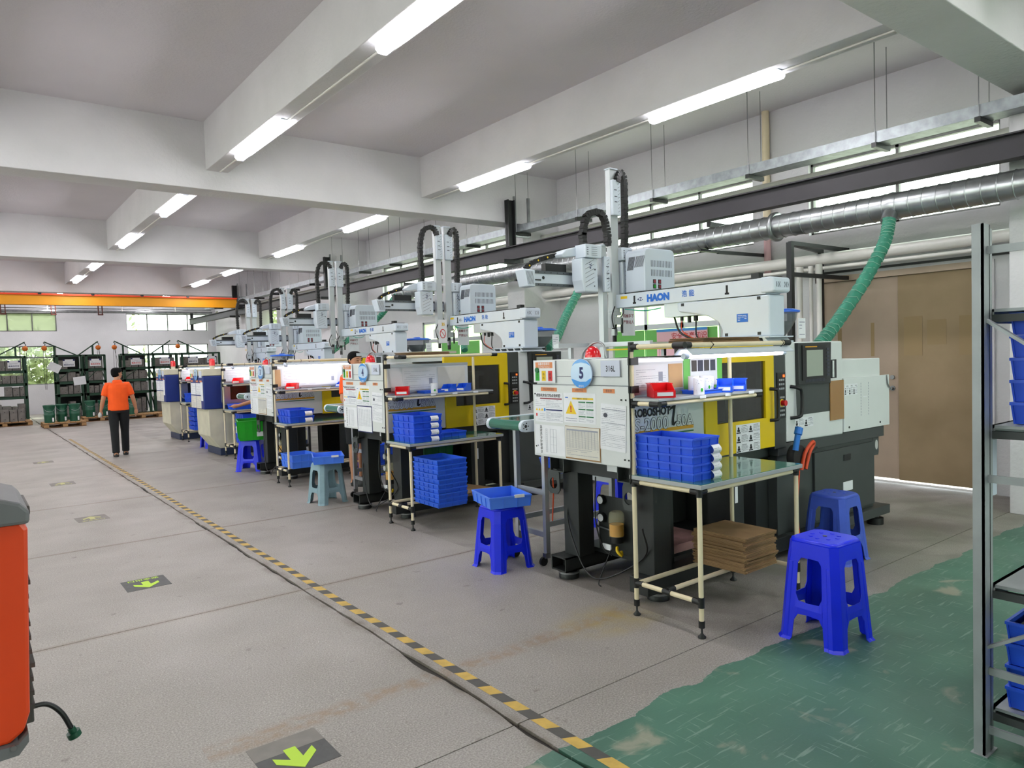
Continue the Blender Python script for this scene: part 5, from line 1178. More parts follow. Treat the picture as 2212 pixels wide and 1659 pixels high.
# ---------------------------------------------------------------- plastic stools
def stool_parts(m, s0=.150, s1=.205, h=.50, c=.036):
    """square stool with chamfered corners: seat with apron, four folded legs, four stretchers"""
    def S(z): f_ = 1 - z / h; return s0 + (s1 - s0) * f_
    def pt(sd, a, z, off=0):
        """sd 0..3 side, a -1..1 across the flat of the side"""
        q = S(z) + off; fl = q - c - .0; x = a * fl; y = -q
        for _ in range(sd): x, y = -y, x
        return (x, y, z)
    zb = .32 * h; za = .155 * h * 1.6; z_lo = .27 * h; z_hi = .40 * h; z_top = .82 * h
    def quad_strip(mb, rows, off=.0):
        for r0, r1 in zip(rows[:-1], rows[1:]):
            for k in range(len(r0) - 1): mb.face([r0[k], r0[k + 1], r1[k + 1], r1[k]])
    parts = []
    lw = .60
    # seat
    mb = MB().use(m)
    R = []
    def octo(q, z, cc): 
        f_ = q - cc; return [(-f_, -q, z), (f_, -q, z), (q, -f_, z), (q, f_, z), (f_, q, z), (-f_, q, z), (-q, f_, z), (-q, -f_, z)]
    q = S(h)
    mb.rings([octo(q + .0, h - .022, c), octo(q - .006, h - .006, c), octo(q - .018, h, c - .004)], cap=False); mb.face(octo(q - .018, h, c - .004))
    mb.use('cooler_dark').cyl((0, 0, h - .001), (0, 0, h + .0006), .012, 12); mb.use(m)
    for k in range(8):
        a = 2 * PI * k / 8; mb.cyl((math.cos(a) * .075, math.sin(a) * .075, h - .001), (math.cos(a) * .075, math.sin(a) * .075, h + .0012), .012, 8)
    for sd in range(4):
        # apron with rounded upper window corners
        rows = [[pt(sd, a, z) for a in (-1, -lw, -lw + .16, 0, lw - .16, lw, 1)] for z in (h - .022, z_top + .02)]
        rows.append([pt(sd, -1, z_top - .03), pt(sd, -lw, z_top - .03), pt(sd, -lw + .16, z_top), pt(sd, 0, z_top + .002), pt(sd, lw - .16, z_top), pt(sd, lw, z_top - .03), pt(sd, 1, z_top - .03)])
        quad_strip(mb, rows[::-1])
    parts.append(('seat', mb))
    for k in range(4):
        mb = MB().use(m); nx = (k + 1) % 4
        zs_ = [0, .015, z_lo, z_hi, z_top - .03]
        rows = []
        for z in zs_:
            e = .010 if z < .012 else 0.0
            rows.append([pt(k, lw + (.06 if z in (0, .015) else .0), z, e), pt(k, .82, z, e), pt(k, .84, z, e + .003), pt(k, 1, z, e + .003), pt(nx, -1, z, e + .003), pt(nx, -.84, z, e + .003), pt(nx, -.82, z, e), pt(nx, -lw - (.06 if z in (0, .015) else .0), z, e)])
        quad_strip(mb, rows)
        mb.face([pt(k, 1, z_top - .03, .003), pt(nx, -1, z_top - .03, .003), pt(nx, -1, h - .022), pt(k, 1, h - .022)])
        parts.append(('leg', mb))
    for sd in range(4):
        mb = MB().use(m)
        A = (-lw, -lw + .14, 0, lw - .14, lw)
        quad_strip(mb, [[pt(sd, -lw, z_lo - .035), pt(sd, -lw + .14, z_lo), pt(sd, 0, z_lo + .004), pt(sd, lw - .14, z_lo), pt(sd, lw, z_lo - .035)], [pt(sd, a, (z_lo + z_hi) / 2, .003) for a in A], [pt(sd, -lw, z_hi + .035), pt(sd, -lw + .14, z_hi), pt(sd, 0, z_hi - .004), pt(sd, lw - .14, z_hi), pt(sd, lw, z_hi + .035)]])
        parts.append(('stretcher', mb))
    return parts
def make_stool(m, label, x, y, rz, h=.50, **kw):
    t = thing('plastic_stool', label, 'stool', (x, y, 0), rz)
    for n_, mb in stool_parts(m, h=h, **kw):
        o = mb.build(n_, t); s = o.modifiers.new('solid', 'SOLIDIFY'); s.thickness = .004; s.offset = -1
    return t
make_stool('blue_stool', 'glossy deep blue plastic stool standing on the green paint', 3.82, 2.105, -.04, .575, s0=.145, s1=.185)
make_stool('blue_stool_dull', 'faded worn blue stool behind the glossy one, by the cabinet', 5.32, 2.85, 0, .51, s0=.14, s1=.185)
make_stool('blue_stool', 'deep blue stool carrying a blue tray, between machines 4 and 5', 3.32, 4.48, -.04, .485, s0=.14, s1=.18)
make_stool('grey_stool', 'grey-blue stool carrying a blue tray, in front of machine 3', 3.35, 7.93, .12, .47, s0=.135, s1=.175)
make_stool('blue_stool', 'blue stool underneath the large green crate', 3.54, 11.19, -.64, .475, s0=.15, s1=.20)
make_stool('blue_stool', 'blue stool partly hidden beside the blue machine numbered 1', 3.95, 14.9, .1, .75, s0=.15, s1=.19)
make_stool('blue_stool', 'blue stool seen behind the legs of machine 5', 4.9, 4.75, .1, .50, s0=.15, s1=.20)
def tub(x, y, z, rz, label, content=None):
    t = crate('tub', x, y, z, label, rz, card=lambda t: B('tray_label').box(.03, -.215, .075, .11, -.205, .097).build('white_tag', t), m='x')
    mb = MB().use('robot_white' if content else 'ink_light')
    for _ in range(60): a, b_ = random.uniform(-.11, .11), random.uniform(-.14, .14); mb.box(a, b_, .004, a + .014, b_ + .008, .010)
    o = mb.build('small_parts', t, ); o['kind'] = 'stuff'; return t
tub(3.335, 4.50, .487, -.28, 'blue tray with small parts on the stool between machines 4 and 5'); tub(3.36, 7.90, .472, -.35, 'pale blue tray on the grey stool')

# ---------------------------------------------------------------- conveyors between the machines
def conveyor(X, Y, z, label, W=.38, L=1.7, xl=.22):
    t = thing('belt_conveyor', label, 'conveyor', (X, Y, 0)); zc = z - .04
    for y0 in (-.035, W): 
        B('robot_white').prism([(-.05 * math.cos(a) if a else 0, 0) for a in ()] or [(L, zc - .045), (L, zc + .045), (0, zc + .045)] + [(-.045 * math.sin(a), zc + .045 * math.cos(a)) for a in [PI * k / 8 for k in range(1, 8)]] + [(0, zc - .045)], lambda u, v, w: (u, w, v), y0, y0 + .035).build('side_frame', t, bevel=.004)
    B('table_green').prism([(L - .02, zc - .036), (L - .02, zc + .040), (0, zc + .040)] + [(-.04 * math.sin(a), zc + .04 * math.cos(a)) for a in [PI * k / 8 for k in range(1, 8)]] + [(0, zc - .036)], lambda u, v, w: (u, w, v), 0, W).build('green_belt', t)
    F = Fr((0, -.036, 0), (1, 0, 0), (0, 0, 1)); mb = B('black'); disc(mb, F, 0, zc, .012, .012, 0, .002, 10)
    for a in range(5): disc(mb, F, .024 * math.cos(a * 1.256), zc + .024 * math.sin(a * 1.256), .005, .005, 0, .002, 8)
    mb.build('screws', t)
    for x in (xl, .95):
        for y in (0.0, W - .03): B('alu').box(x - .02, y, .10, x + .02, y + .035, zc - .045).build('leg', t); 
        for y in (.0, W - .03): B('black').cyl((x - .03, y + .018, .035), (x + .0 - .03, y + .04, .035), .035, 14).build('caster', t); B('steel').box(x - .03, y, .06, x + .02, y + .035, .10).build('caster_fork', t)
        B('alu').box(x - .015, .036, .55, x + .015, W - .031, .59).build('cross_bar', t); B('alu').box(x - .015, .036, .22, x + .015, W - .031, .26).build('cross_bar', t)
    B('alu').box(xl + .021, .004, .30, .929, .03, .34).box(xl + .021, W - .026, .30, .929, W, .34).build('long_bar', t); B('alu').box(xl + .021, .004, .66, .929, .03, .70).build('long_bar', t); B('steel').cyl((.5, .1, .30), (.5, .1, .66), .012, 8).cyl((.5, .1, .64), (.5, .1, .66), .05, 14).build('jack_screw', t)
    B('cable_orange').tube(spline([(xl + .04, -.02, 1.0), (xl + .02, -.04, .8), (xl + .05, -.02, .6), (xl + .03, -.02, .35)], 6), .006, 6).build('orange_cable', t)
    return t
conveyor(3.35, 4.22, 1.15, 'green belt conveyor with aluminium legs beside the nearest machine'); conveyor(3.42, 7.62, 1.13, 'green belt conveyor beside the second machine', .34, xl=.30); conveyor(3.42, 10.95, 1.18, 'green belt conveyor beside the third machine', .32, xl=.52)
crate('box', 4.02, 4.40, .705, 'tilted blue crate on the conveyor frame behind machine 5', rz=.3)

# ---------------------------------------------------------------- hoppers on the machines
def hopper(x, y, z, r, label, dz=.26):
    t = thing('material_hopper', label, 'hopper', (x, y, z))
    B('black').cyl((0, 0, 0), (0, 0, .05), r * .45, 16).build('hopper_neck', t); B('hopper_glass').lathe((0, 0, .05), [(r * .4, 0), (r * .7, dz * .25), (r * .95, dz * .55), (r, dz * .8)], 24, cap=False).build('hopper_bowl', t)
    B('hopper_black').lathe((0, 0, .052), [(r * .38, 0), (r * .68, dz * .25), (r * .88, dz * .48)], 24).build('black_pellets', t); B('lid_blue').lathe((0, 0, .05 + dz * .78), [(r * 1.12, 0), (r * 1.14, .015), (r * .9, .03), (r * .3, .035), (r * .25, .05)], 28).build('blue_lid', t)
    G = Fr((-r * .1, -r * 1.05, 0)); B('paper').fbox(G, .06, .03, .17, .20, 0, .002).build('hanging_card', t); lines(G, .075, .05, .155, .18, 5, t, m='navy_ink', seed=int(y * 10), h=.004, c=.004, c0=.002)
    B('black').box(-r * 1.2, -.08, .06, -r * 1.02, .02, .14).build('suction_box', t); B('cable_orange').tube(spline([(-r * 1.2, 0, .2), (-r * 1.5, -.03, .1), (-r * 1.4, -.04, -.0), (-r * 1.2, -.03, .04)], 5), .008, 6).build('orange_hose', t); return t
hopper(5.60, 3.50, 1.685, .17, 'clear hopper with blue lid and black pellets on the nearest machine'); hopper(5.82, 6.95, 1.685, .20, 'clear hopper with blue lid on the second machine'); hopper(5.95, 10.2, 1.68, .20, 'clear hopper with blue lid on the third machine')
hopper(4.95, 13.6, 1.505, .2, 'low hopper with blue lid on the second farthest machine')
# aluminium profile frames standing on the machines
for X, Y, lb in ((3.75, 3.9, 'the nearest machine'), (3.8, 7.3, 'the second machine')):
    t = thing('profile_frame', 'aluminium profile frame standing on top of %s' % lb, 'frame', (X, Y, 1.604))
    B('alu').box(0, 0, .0, .03, .03, .10).box(.85, 0, 0, .88, .03, .10).box(0, .2, 0, .03, .23, .10).build('post', t); B('alu').box(-.3, 0, .085, 1.0, .03, .115).box(0, -.6, .085, .03, .4, .115).build('profile_bar', t)
# phone-like controller holster with orange cable between table and machine 5
t = thing('hand_controller', 'black cable reel with orange coil hanging at the right end of the nearest table', 'controller', (5.02, 3.02, .80))
B('black_soft').lathe((.06, 0, .0), [(.09, -.03), (.10, 0), (.09, .03)], 20, 'y').build('reel', t); B('cable_orange').tube(spline([(.06, -.04, -.10), (.10, -.05, .03), (.20, -.05, .10), (.24, -.04, .08), (.18, -.04, .02), (.12, -.04, -.1)], 6), .014, 8).build('orange_handle', t); B('handle_blue').cyl((-.02, -.04, .06), (.0, -.05, .18), .022, 10).cyl((.0, -.05, .18), (.02, -.05, .23), .03, 10).build('blue_air_gun', t)
B('cable_orange').tube(spline([(.0, -.04, -.10), (-.03, -.05, -.4), (.03, -.05, -.7), (.06, -.05, -.78), (.02, -.05, -.7), (-.02, -.05, -.4), (.03, -.04, -.1)], 8), .006, 6).build('orange_cable', t); B('black').tube(spline([(.15, 0, 0), (.3, .05, -.02), (.5, .08, .02)], 5), .008, 6).build('black_cable', t)

# ================================================================ grey shelf rack at the right, with crates
rk = thing('shelf_rack', 'grey slotted steel shelf rack at the right edge of the picture', 'rack', (3.20, .50, 0))
def upright(x, y, h=2.10, s=1):
    mb = MB().use('rack_grey').box(x - .055, y - .02, 0, x + .01, y - .012, h).box(x - .055, y - .02, 0, x - .047, y + .02, h).use('rack_grey_dark').box(x + .004, y - .02, 0, x + .012, y + .03, h).use('rack_grey').box(x + .012, y - .02, 0, x + .035, y - .012, h - .015)
    mb.build('upright', rk)
    B('rack_grey').box(x - .06, y - .03, 0, x + .05, y + .03, .004).build('foot_plate', rk)
for x in (0, 1.6):
    for y in (0, .60): upright(x, y)
    for z in (.08, .32, 1.09, 1.985): B('rack_grey').box(x - .015, .0, z, x - .002, .60, z + .03).build('side_bar', rk)
    B('rack_grey').bar((x - .01, .60, 1.74), (x - .01, .0, 1.30), .03, .012).build('diagonal_brace', rk); B('rack_grey').bar((x - .01, .60, .42), (x - .01, .0, .80), .03, .012).build('diagonal_brace', rk)
for z in (.16, .66, 1.30, 1.76): B('rack_grey').box(.04, .02, z, 1.57, .59, z + .012).box(.04, .575, z - .045, 1.57, .59, z + .012).box(.04, .02, z - .045, 1.57, .035, z + .012).build('shelf', rk); B('rack_grey_dark').box(.03, .02, z - .04, .06, .59, z - .01).build('shelf_bracket', rk)
for k in range(5): crate('rack', 3.49, .80, 1.315 + k * .088, '%s blue crate of the stack on the upper rack shelf' % OR[k], card=lambda t: [B('clear_plastic').tube(spline([(-.205, .05, .06), (-.225, .05, .075), (-.22, .05, .10)], 3), .03, 8).build('curled_label', t)])
OR4 = ['bottom', 'second from the bottom', 'second from the top', 'topmost']
for k in range(4): crate('rack', 3.465, .81, .175 + k * .088, '%s blue crate of the stack on the lowest rack shelf' % OR4[k], card=(lambda t: (B('black').box(-.17, -.2, .05, .17, .2, .075).build('dark_pellets', t))) if k == 3 else None)
cdt = thing('paper_sheet', 'sheet of paper hanging down from the upper rack shelf', 'paper', (3.24, 1.10, 1.02)); B('paper_blue').box(0, 0, 0, .10, .002, .26).build('sheet', cdt)

# ================================================================ orange water cooler at the left edge
t = thing('air_cooler', 'orange and grey portable machine cut by the left picture edge', 'cooler', (0, 2.0, 0))
B('orange_paint').prism([(-.55, .79), (.055, .79), (.083, .81), (.096, .85), (.112, 1.28), (.10, 1.30), (-.55, 1.30)], lambda u, v, w: (u, w, v), 0, .28).build('orange_body', t, bevel=.008)
B('cooler_grey').prism([(-.6, 1.30), (.115, 1.295), (.117, 1.325), (.10, 1.345), (-.05, 1.40), (-.6, 1.42)], lambda u, v, w: (u, w, v), -.02, .32).build('lid', t, bevel=.008)
B('cooler_grey').prism([(-.55, .79), (.07, .79), (.09, .81), (.09, .79), (.07, .765), (-.55, .74)], lambda u, v, w: (u, w, v), -.015, .30).build('lower_band', t)
b_ = B('cooler_dark').box(-.5, .28, .71, .118, .50, 1.29).box(-.5, .28, 1.265, .135, .50, 1.29).build('rear_housing', t, bevel=.004)
mb = B('cooler_dark')
for k in range(14): mb.box(.10, .27, .75 + k * .037, .121 + (.005 if k in (3, 9) else 0), .40, .762 + k * .037)
mb.build('ribs', b_)
B('cooler_grey').box(-.5, .02, .0, .03, .26, .75).build('stand', t, bevel=.01); B('steel').cyl((.06, -.018, .785), (.06, -.012, .785), .006, 10).build('screw', t)
B('black').tube(spline([(.10, .36, .72), (.15, .37, .715), (.185, .37, .68), (.21, .37, .62)], 8), .007, 8).build('drain_hose', t)
B('drum_green').cyl((.207, .37, .628), (.215, .37, .605), .010, 10).cyl((.211, .37, .615), (.216, .37, .600), .018, 12).build('green_hose_cap', t)

# ================================================================ people
def remesh(o, vox):
    r = o.modifiers.new('remesh', 'REMESH'); r.mode = 'VOXEL'; r.voxel_size = vox; r.use_smooth_shade = True
    s = o.modifiers.new('smooth', 'SMOOTH'); s.factor = .6; s.iterations = 6
def loft(mb, secs, n=18):
    """secs: (x, y, z, rx, ry) stacked sections"""
    mb.rings([[(x + rx * math.cos(2 * PI * k / n), y + ry * math.sin(2 * PI * k / n), z) for k in range(n)] for x, y, z, rx, ry in secs])
def limb(mb, pts, rad, n=12): mb.tube(pts, rad[0], n, rad)
def hand(mb, w, d, side_, curl=.5):
    """w wrist, d direction down; five separate fingers"""
    w = Vector(w); d = Vector(d).normalized(); f_ = Vector((0, 1, 0)); a = d.cross(f_).normalized() * side_
    mb.tube([w, w + d * .03, w + d * .07, w + d * .095], .02, 10, [.024, .034, .037, .03])
    for k, ln in enumerate((.066, .076, .072, .056)):
        o = (k - 1.5) * .019; b_ = w + d * .085 + f_ * o
        mb.tube([b_, b_ + d * ln * .45 - a * .004, b_ + d * ln * .75 - a * .018 * curl, b_ + d * ln * .92 - a * .036 * curl], .009, 8, [.0095, .009, .0082, .007])
    b_ = w + d * .03 + f_ * .025; mb.tube([b_, b_ + d * .03 + f_ * .022 - a * .01, b_ + d * .058 + f_ * .026 - a * .018], .01, 8, [.013, .011, .009])
def person(label, x, y, rz, H, step=.12, head_turn=0.0, arms=((.0, .0), (.0, .0)), shorts=False, hold=False):
    t = thing('person', label, 'person', (x, y, 0), rz); k = H / 1.70
    mb = MB().use('skin')
    # facing +y. legs
    hips = ((-.09, 0, .90), (.09, 0, .90)); ank = ((-.085, -step, .09), (.095, step * .8, .085)); kn = ((-.088, -step * .35 + .02, .50), (.095, step * .55 + .02, .50))
    for h_, kn_, a_ in zip(hips, kn, ank):
        limb(mb, [h_, ((h_[0] + kn_[0]) / 2, (h_[1] + kn_[1]) / 2, .70), kn_, (kn_[0], (kn_[1] * .6 + a_[1] * .4) - .012, .36), a_], [.085, .075, .055, .055, .038], 14)
        mb.tube([(a_[0], a_[1] - .04, .05), (a_[0], a_[1] + .05, .045), (a_[0], a_[1] + .15, .03)], .04, 12, [.036, .042, .03])
    loft(mb, [(0, 0, .84, .15, .10), (0, 0, .95, .165, .115), (0, 0, 1.08, .145, .10), (0, 0, 1.22, .165, .11), (0, 0, 1.34, .175, .11), (0, -.01, 1.42, .14, .085), (0, -.01, 1.45, .07, .06), (0, 0, 1.52, .052, .055), (0, .01, 1.56, .05, .055)])
    c = math.cos(head_turn); s_ = math.sin(head_turn)
    hx, hy = .0, .015
    def hp(a, b_, z): return (hx + a * c - b_ * s_, hy + a * s_ + b_ * c, z)
    n = 20; R = []
    for z, rx, f_, bk in ((1.495, .035, .06, .02), (1.52, .052, .085, .045), (1.55, .064, .094, .066), (1.59, .072, .096, .085), (1.63, .075, .095, .098), (1.665, .072, .085, .096), (1.69, .055, .062, .075), (1.702, .025, .03, .04)):
        R.append([hp(rx * math.cos(2 * PI * j / n), (f_ if math.sin(2 * PI * j / n) > 0 else bk) * math.sin(2 * PI * j / n), z) for j in range(n)])
    mb.rings(R)
    mb.tube([hp(0, .09, 1.61), hp(0, .112, 1.575), hp(0, .095, 1.565)], .01, 8, [.009, .014, .012])
    for q in (-1, 1): mb.tube([hp(q * .074, -.002, 1.575), hp(q * .083, -.012, 1.60), hp(q * .078, -.01, 1.62)], .01, 8, [.009, .013, .010])
    hands = []
    for q, (fw, out) in zip((-1, 1), arms):
        sh = (q * .175, -.005, 1.385); el = (q * (.225 + out * .5), -.02 + fw * .25, 1.12); wr = (q * (.245 + out), .03 + fw, .885 + abs(fw) * .25)
        limb(mb, [(q * .10, 0, 1.38), sh, ((sh[0] + el[0]) / 2, (sh[1] + el[1]) / 2, 1.25), el, ((el[0] + wr[0]) / 2, (el[1] + wr[1]) / 2, (el[2] + wr[2]) / 2 + .01), wr], [.06, .058, .048, .04, .038, .026], 12)
        hand(mb, wr, (0, .12, -1), q); hands.append(wr)
    b_ = mb.build('body', t); remesh(b_, .0065); b_.scale = (k,) * 3
    h = MB().use('hair'); R = []
    for z, rx, f_, bk in ((1.535, .055, -.02, .080), (1.57, .076, -.015, .104), (1.60, .083, .012, .111), (1.635, .084, .080, .112), (1.665, .082, .101, .110), (1.695, .068, .084, .093), (1.715, .040, .05, .06), (1.72, .012, .015, .02)):
        R.append([hp(rx * math.cos(2 * PI * j / n), (f_ if math.sin(2 * PI * j / n) > 0 else bk) * math.sin(2 * PI * j / n) - (.0 if True else 0), z) for j in range(n)])
    h.rings(R); o = h.build('hair', t); o.scale = (k,) * 3; remesh(o, .008)
    e = MB().use('hair')
    for q in (-1, 1): e.bar(hp(q * .020, .0915, 1.597), hp(q * .044, .0875, 1.596), .012, .0065); e.bar(hp(q * .018, .0955, 1.622), hp(q * .05, .088, 1.624), .006, .006)
    o = e.build('eyes_and_brows', t); o.scale = (k,) * 3
    m_ = MB().use('dark_red').bar(hp(-.022, .092, 1.535), hp(.022, .092, 1.535), .008, .006).build('mouth', t); m_.scale = (k,) * 3
    # shirt
    sm = MB().use('shirt_orange')
    loft(sm, [(0, 0, .885, .180, .135), (0, 0, .97, .182, .135), (0, -.005, 1.08, .172, .128), (0, -.005, 1.22, .185, .132), (0, -.005, 1.33, .195, .132), (0, -.01, 1.40, .165, .108), (0, -.005, 1.445, .085, .075)])
    for q, (fw, out) in zip((-1, 1), arms):
        sh = (q * .175, -.005, 1.385); el = (q * (.225 + out * .5), -.02 + fw * .25, 1.12); mid = [(a * .22 + b__ * .78) for a, b__ in zip(sh, el)]
        sm.tube([(q * .08, 0, 1.37), (q * .17, -.005, 1.375), [(a + b__) / 2 for a, b__ in zip(sh, mid)], mid], .07, 14, [.070, .070, .063, .058])
    o = sm.build('polo_shirt', t); remesh(o, .009); o.scale = (k,) * 3
    cl = MB().use('shirt_orange'); cl.rings([[(rx * math.cos(2 * PI * j / 18), -.004 + ry * math.sin(2 * PI * j / 18), z) for j in range(18)] for z, rx, ry in ((1.43, .085, .078), (1.475, .066, .064), (1.478, .070, .068), (1.44, .095, .088))], cap=False); o = cl.build('collar', t); o.scale = (k,) * 3
    tm = MB().use('trousers')
    loft(tm, [(0, 0, .84, .165, .12), (0, 0, .90, .172, .125), (0, 0, .96, .165, .118)])
    for h_, kn_, a_ in zip(hips, kn, ank):
        if shorts: limb(tm, [(h_[0], 0, .90), ((h_[0] + kn_[0]) / 2, (h_[1] + kn_[1]) / 2, .70), (kn_[0], kn_[1], .54)], [.098, .096, .092], 14)
        else: limb(tm, [(h_[0], 0, .90), ((h_[0] + kn_[0]) / 2, (h_[1] + kn_[1]) / 2, .70), kn_, ((kn_[0] + a_[0]) / 2, (kn_[1] + a_[1]) / 2 - .01, .28), (a_[0], a_[1], .075)], [.098, .090, .075, .070, .066], 14)
    o = tm.build('shorts' if shorts else 'trousers', t); remesh(o, .009); o.scale = (k,) * 3
    for a_ in ank:
        sh = MB().use('shoe'); sh.rings([[(a_[0] + rx * math.cos(2 * PI * j / 16), a_[1] + .045 + (.135 if math.sin(2 * PI * j / 16) > 0 else .10) * fy * math.sin(2 * PI * j / 16), z) for j in range(16)] for z, rx, fy in ((.0, .048, 1.0), (.03, .052, 1.03), (.055, .046, .9), (.085, .040, .62), (.10, .04, .5))])
        o = sh.build('shoe', t); o.scale = (k,) * 3
    return t, hands
p1, hd = person('man seen from behind in an orange polo shirt and black trousers walking down the aisle', 2.33, 14.95, -.10, 1.62, .14, -.95, ((.02, .05), (.03, .06)))
ph = MB().use('tile_grey').lathe((0, 0, 0), [(.0, 0), (.03, .01), (.035, .05), (.02, .09), (.0, .1)], 12).build('rag'); ph.location = (2.33 - .30, 14.98, .73); tag(ph, 'pale crumpled rag held in the left hand of the walking man', 'rag')
person('man in orange shirt behind machine 4, only forehead, sleeve and leg showing', 4.13, 8.72, PI + .35, 1.74, .02, -.1, ((.22, .05), (.22, .05)), shorts=True)
t = thing('person', 'worker hidden between machines 2 and 3, only a hand near the crate showing', 'person', (4.0, 12.15, 0), .3)
mb = MB().use('skin'); limb(mb, [(.3, -.1, 1.2), (.05, .05, 1.03), (-.28, .18, .94)], [.045, .04, .028]); hand(mb, (-.28, .18, .94), (-1, .3, -.1), 1); loft(mb, [(.3, -.15, .1, .09, .09), (.3, -.15, .8, .14, .11), (.32, -.15, 1.25, .16, .11), (.3, -.15, 1.36, .05, .05), (.3, -.15, 1.40, .08, .09), (.3, -.15, 1.52, .07, .09), (.3, -.15, 1.56, .03, .04)]); o = mb.build('body', t); remesh(o, .009)
sm = MB().use('shirt_orange'); loft(sm, [(.3, -.15, .75, .17, .13), (.32, -.15, 1.24, .18, .13), (.3, -.15, 1.33, .08, .07)]); sm.tube([(.32, -.12, 1.22), (.2, -.04, 1.12)], .07, 12); o = sm.build('polo_shirt', t); remesh(o, .01)
tm = MB().use('trousers'); loft(tm, [(.3, -.15, 0.02, .11, .10), (.3, -.15, .78, .165, .125)]); tm.build('trousers', t); h = MB().use('hair'); loft(h, [(.3, -.17, 1.44, .078, .085), (.3, -.16, 1.53, .082, .10), (.3, -.15, 1.58, .04, .05)]); h.build('hair', t)

# ================================================================ far end: green mould racks with jib hoists
names = ['leftmost green rack of the row', 'second green rack from left', 'narrow third green rack', 'fourth green rack from left', 'fifth green rack from left', 'rightmost green rack of the row']
RK = [(.30, 1.68), (2.46, 3.16), (3.26, 3.82), (4.33, 5.12), (5.22, 5.98), (6.12, 7.40)]
JB = [(1.70, .95, 1.45, True), (2.20, 3.05, 2.46, True), (3.68, 3.12, 3.52, True), (4.15, 4.95, 4.40, True), (5.86, 5.25, 5.62, False), (6.10, 6.95, 6.40, True)]
YR = 26.5; SH = (.12, .84, 1.24, 1.63)
for k, (x0, x1) in enumerate(RK):
    t = thing('mould_rack', names[k] + ', filled with moulds', 'rack', (x0, YR, 0)); w = x1 - x0; D = .75
    for x in (0, w - .05):
        for y in (0, D): B('rack_green').box(x, y, 0, x + .07, y + .05, 2.06).build('post', t)
        for z0, z1 in ((1.25, 1.60), (.15, .8)): B('rack_green').bar((x + .025, .02, z0), (x + .025, D, z1), .03).build('side_brace', t)
    for z in SH: B('rack_green').box(0, 0, z - .085, w, .04, z).box(0, D, z - .085, w, D + .04, z).box(0, 0, z - .012, w, D + .04, z).build('shelf', t)
    B('rack_green').box(0, 0, 2.02, w, .05, 2.07).box(0, D, 2.02, w, D + .05, 2.07).box(0, 0, 2.02, .05, D, 2.07).box(w - .05, 0, 2.02, w, D, 2.07).build('top_frame', t)
    if k in (1, 2, 3): B('black_void').box(.07, D - .02, .12, w - .02, D - .01, 2.02).build('added_dark_backing', t)  # black sheet added to stand for the darkness behind the shelves
    B('rack_green').bar((.03, -.01, 1.28), (w * .6, -.01, 1.60), .02).build('front_brace', t)
    F = Fr((0, -.004, 0)); cx = w * .5
    for cx in ((w * .5,) if w < 1.2 else (w * .3, w * .78)):
        s = B('paper').fbox(F, cx - .16, 1.70, cx + .16, 1.93, 0, .004).build('rack_sign', t); B('navy_ink').fbox(F, cx - .16, 1.88, cx - .11, 1.93, .004, .006).fbox(F, cx + .11, 1.88, cx + .16, 1.93, .004, .006).build('sign_corner', s)
        text('模具存放区', .055, 'red' if k in (2, 3, 4) else 'navy_ink', F, cx, 1.76, s, .001, c=.006); lines(F, cx - .12, 1.80, cx + .12, 1.86, 2, s, h=.008, seed=k, c0=.004, c=.006)
    tip, base, strut, hk = [v - x0 if not isinstance(v, bool) else v for v in JB[k]]
    B('rack_green').bar((base, .3, 2.07), (tip, .3, 2.50), .05, .035).bar((strut, .3, 2.05), (strut, .3, 2.07 + .43 * abs(strut - base) / abs(tip - base)), .05).box(min(base, strut) - .1, .27, 2.04, max(base, strut) + .1, .33, 2.08).build('jib', t)
    if hk:
        h = thing('chain_hoist', 'orange chain hoist on the jib of the %s' % names[k], 'hoist', (x0 + tip, YR + .3, 2.30))
        B('hoist_orange').lathe((0, -.06, 0), [(.03, 0), (.075, .02), (.08, .06), (.075, .10), (.03, .12)], 14, 'y').build('body', h); B('black').tube([(0, 0, .07), (.03, 0, .11), (.0, 0, .15), (-.02, 0, .18)], .012, 6).build('hook', h)
        B('black').tube([(-.03, -.03, -.04), (-.04, -.03, -1.0), (-.02, -.03, -1.3)], .006, 5).tube([(.03, -.03, -.04), (.03, -.03, -.8), (.01, -.03, -1.3)], .006, 5).tube(spline([(.0, .0, -.04), (.08, .0, -.5), (.15, 0, -1.0)], 4), .006, 5).build('chains', h)
    # moulds
    for j, z in enumerate(SH[:3] + (1.63,)):
        x = .08
        while x < w - .14:
            mw = random.uniform(.12, .26); mw = min(mw, w - .07 - x); mh = random.uniform(.22, .31) if j else random.uniform(.3, .5); dd = random.uniform(.45, .62)
            if mw < .08: break
            if random.random() < .93:
                mb = MB().use('mould_steel').box(0, 0, 0, mw, dd, mh * .36).box(.004, .004, mh * .36, mw - .004, dd - .004, mh * .4).box(0, 0, mh * .4, mw, dd, mh).use('black').cyl((mw * .3, -.001, mh * .7), (mw * .3, .002, mh * .7), .012, 8).cyl((mw * .7, -.001, mh * .2), (mw * .7, .002, mh * .2), .012, 8)
                o = mb.build('steel_mould'); o.location = (x0 + x, YR + .06, z)
                tag(o, 'steel mould on the %s shelf of the %s' % (('lowest', 'second', 'third', 'top')[j], names[k]), 'mould', 'moulds on the %s shelf of the %s' % (('lowest', 'second', 'third', 'top')[j], names[k]))
            x += mw + .02
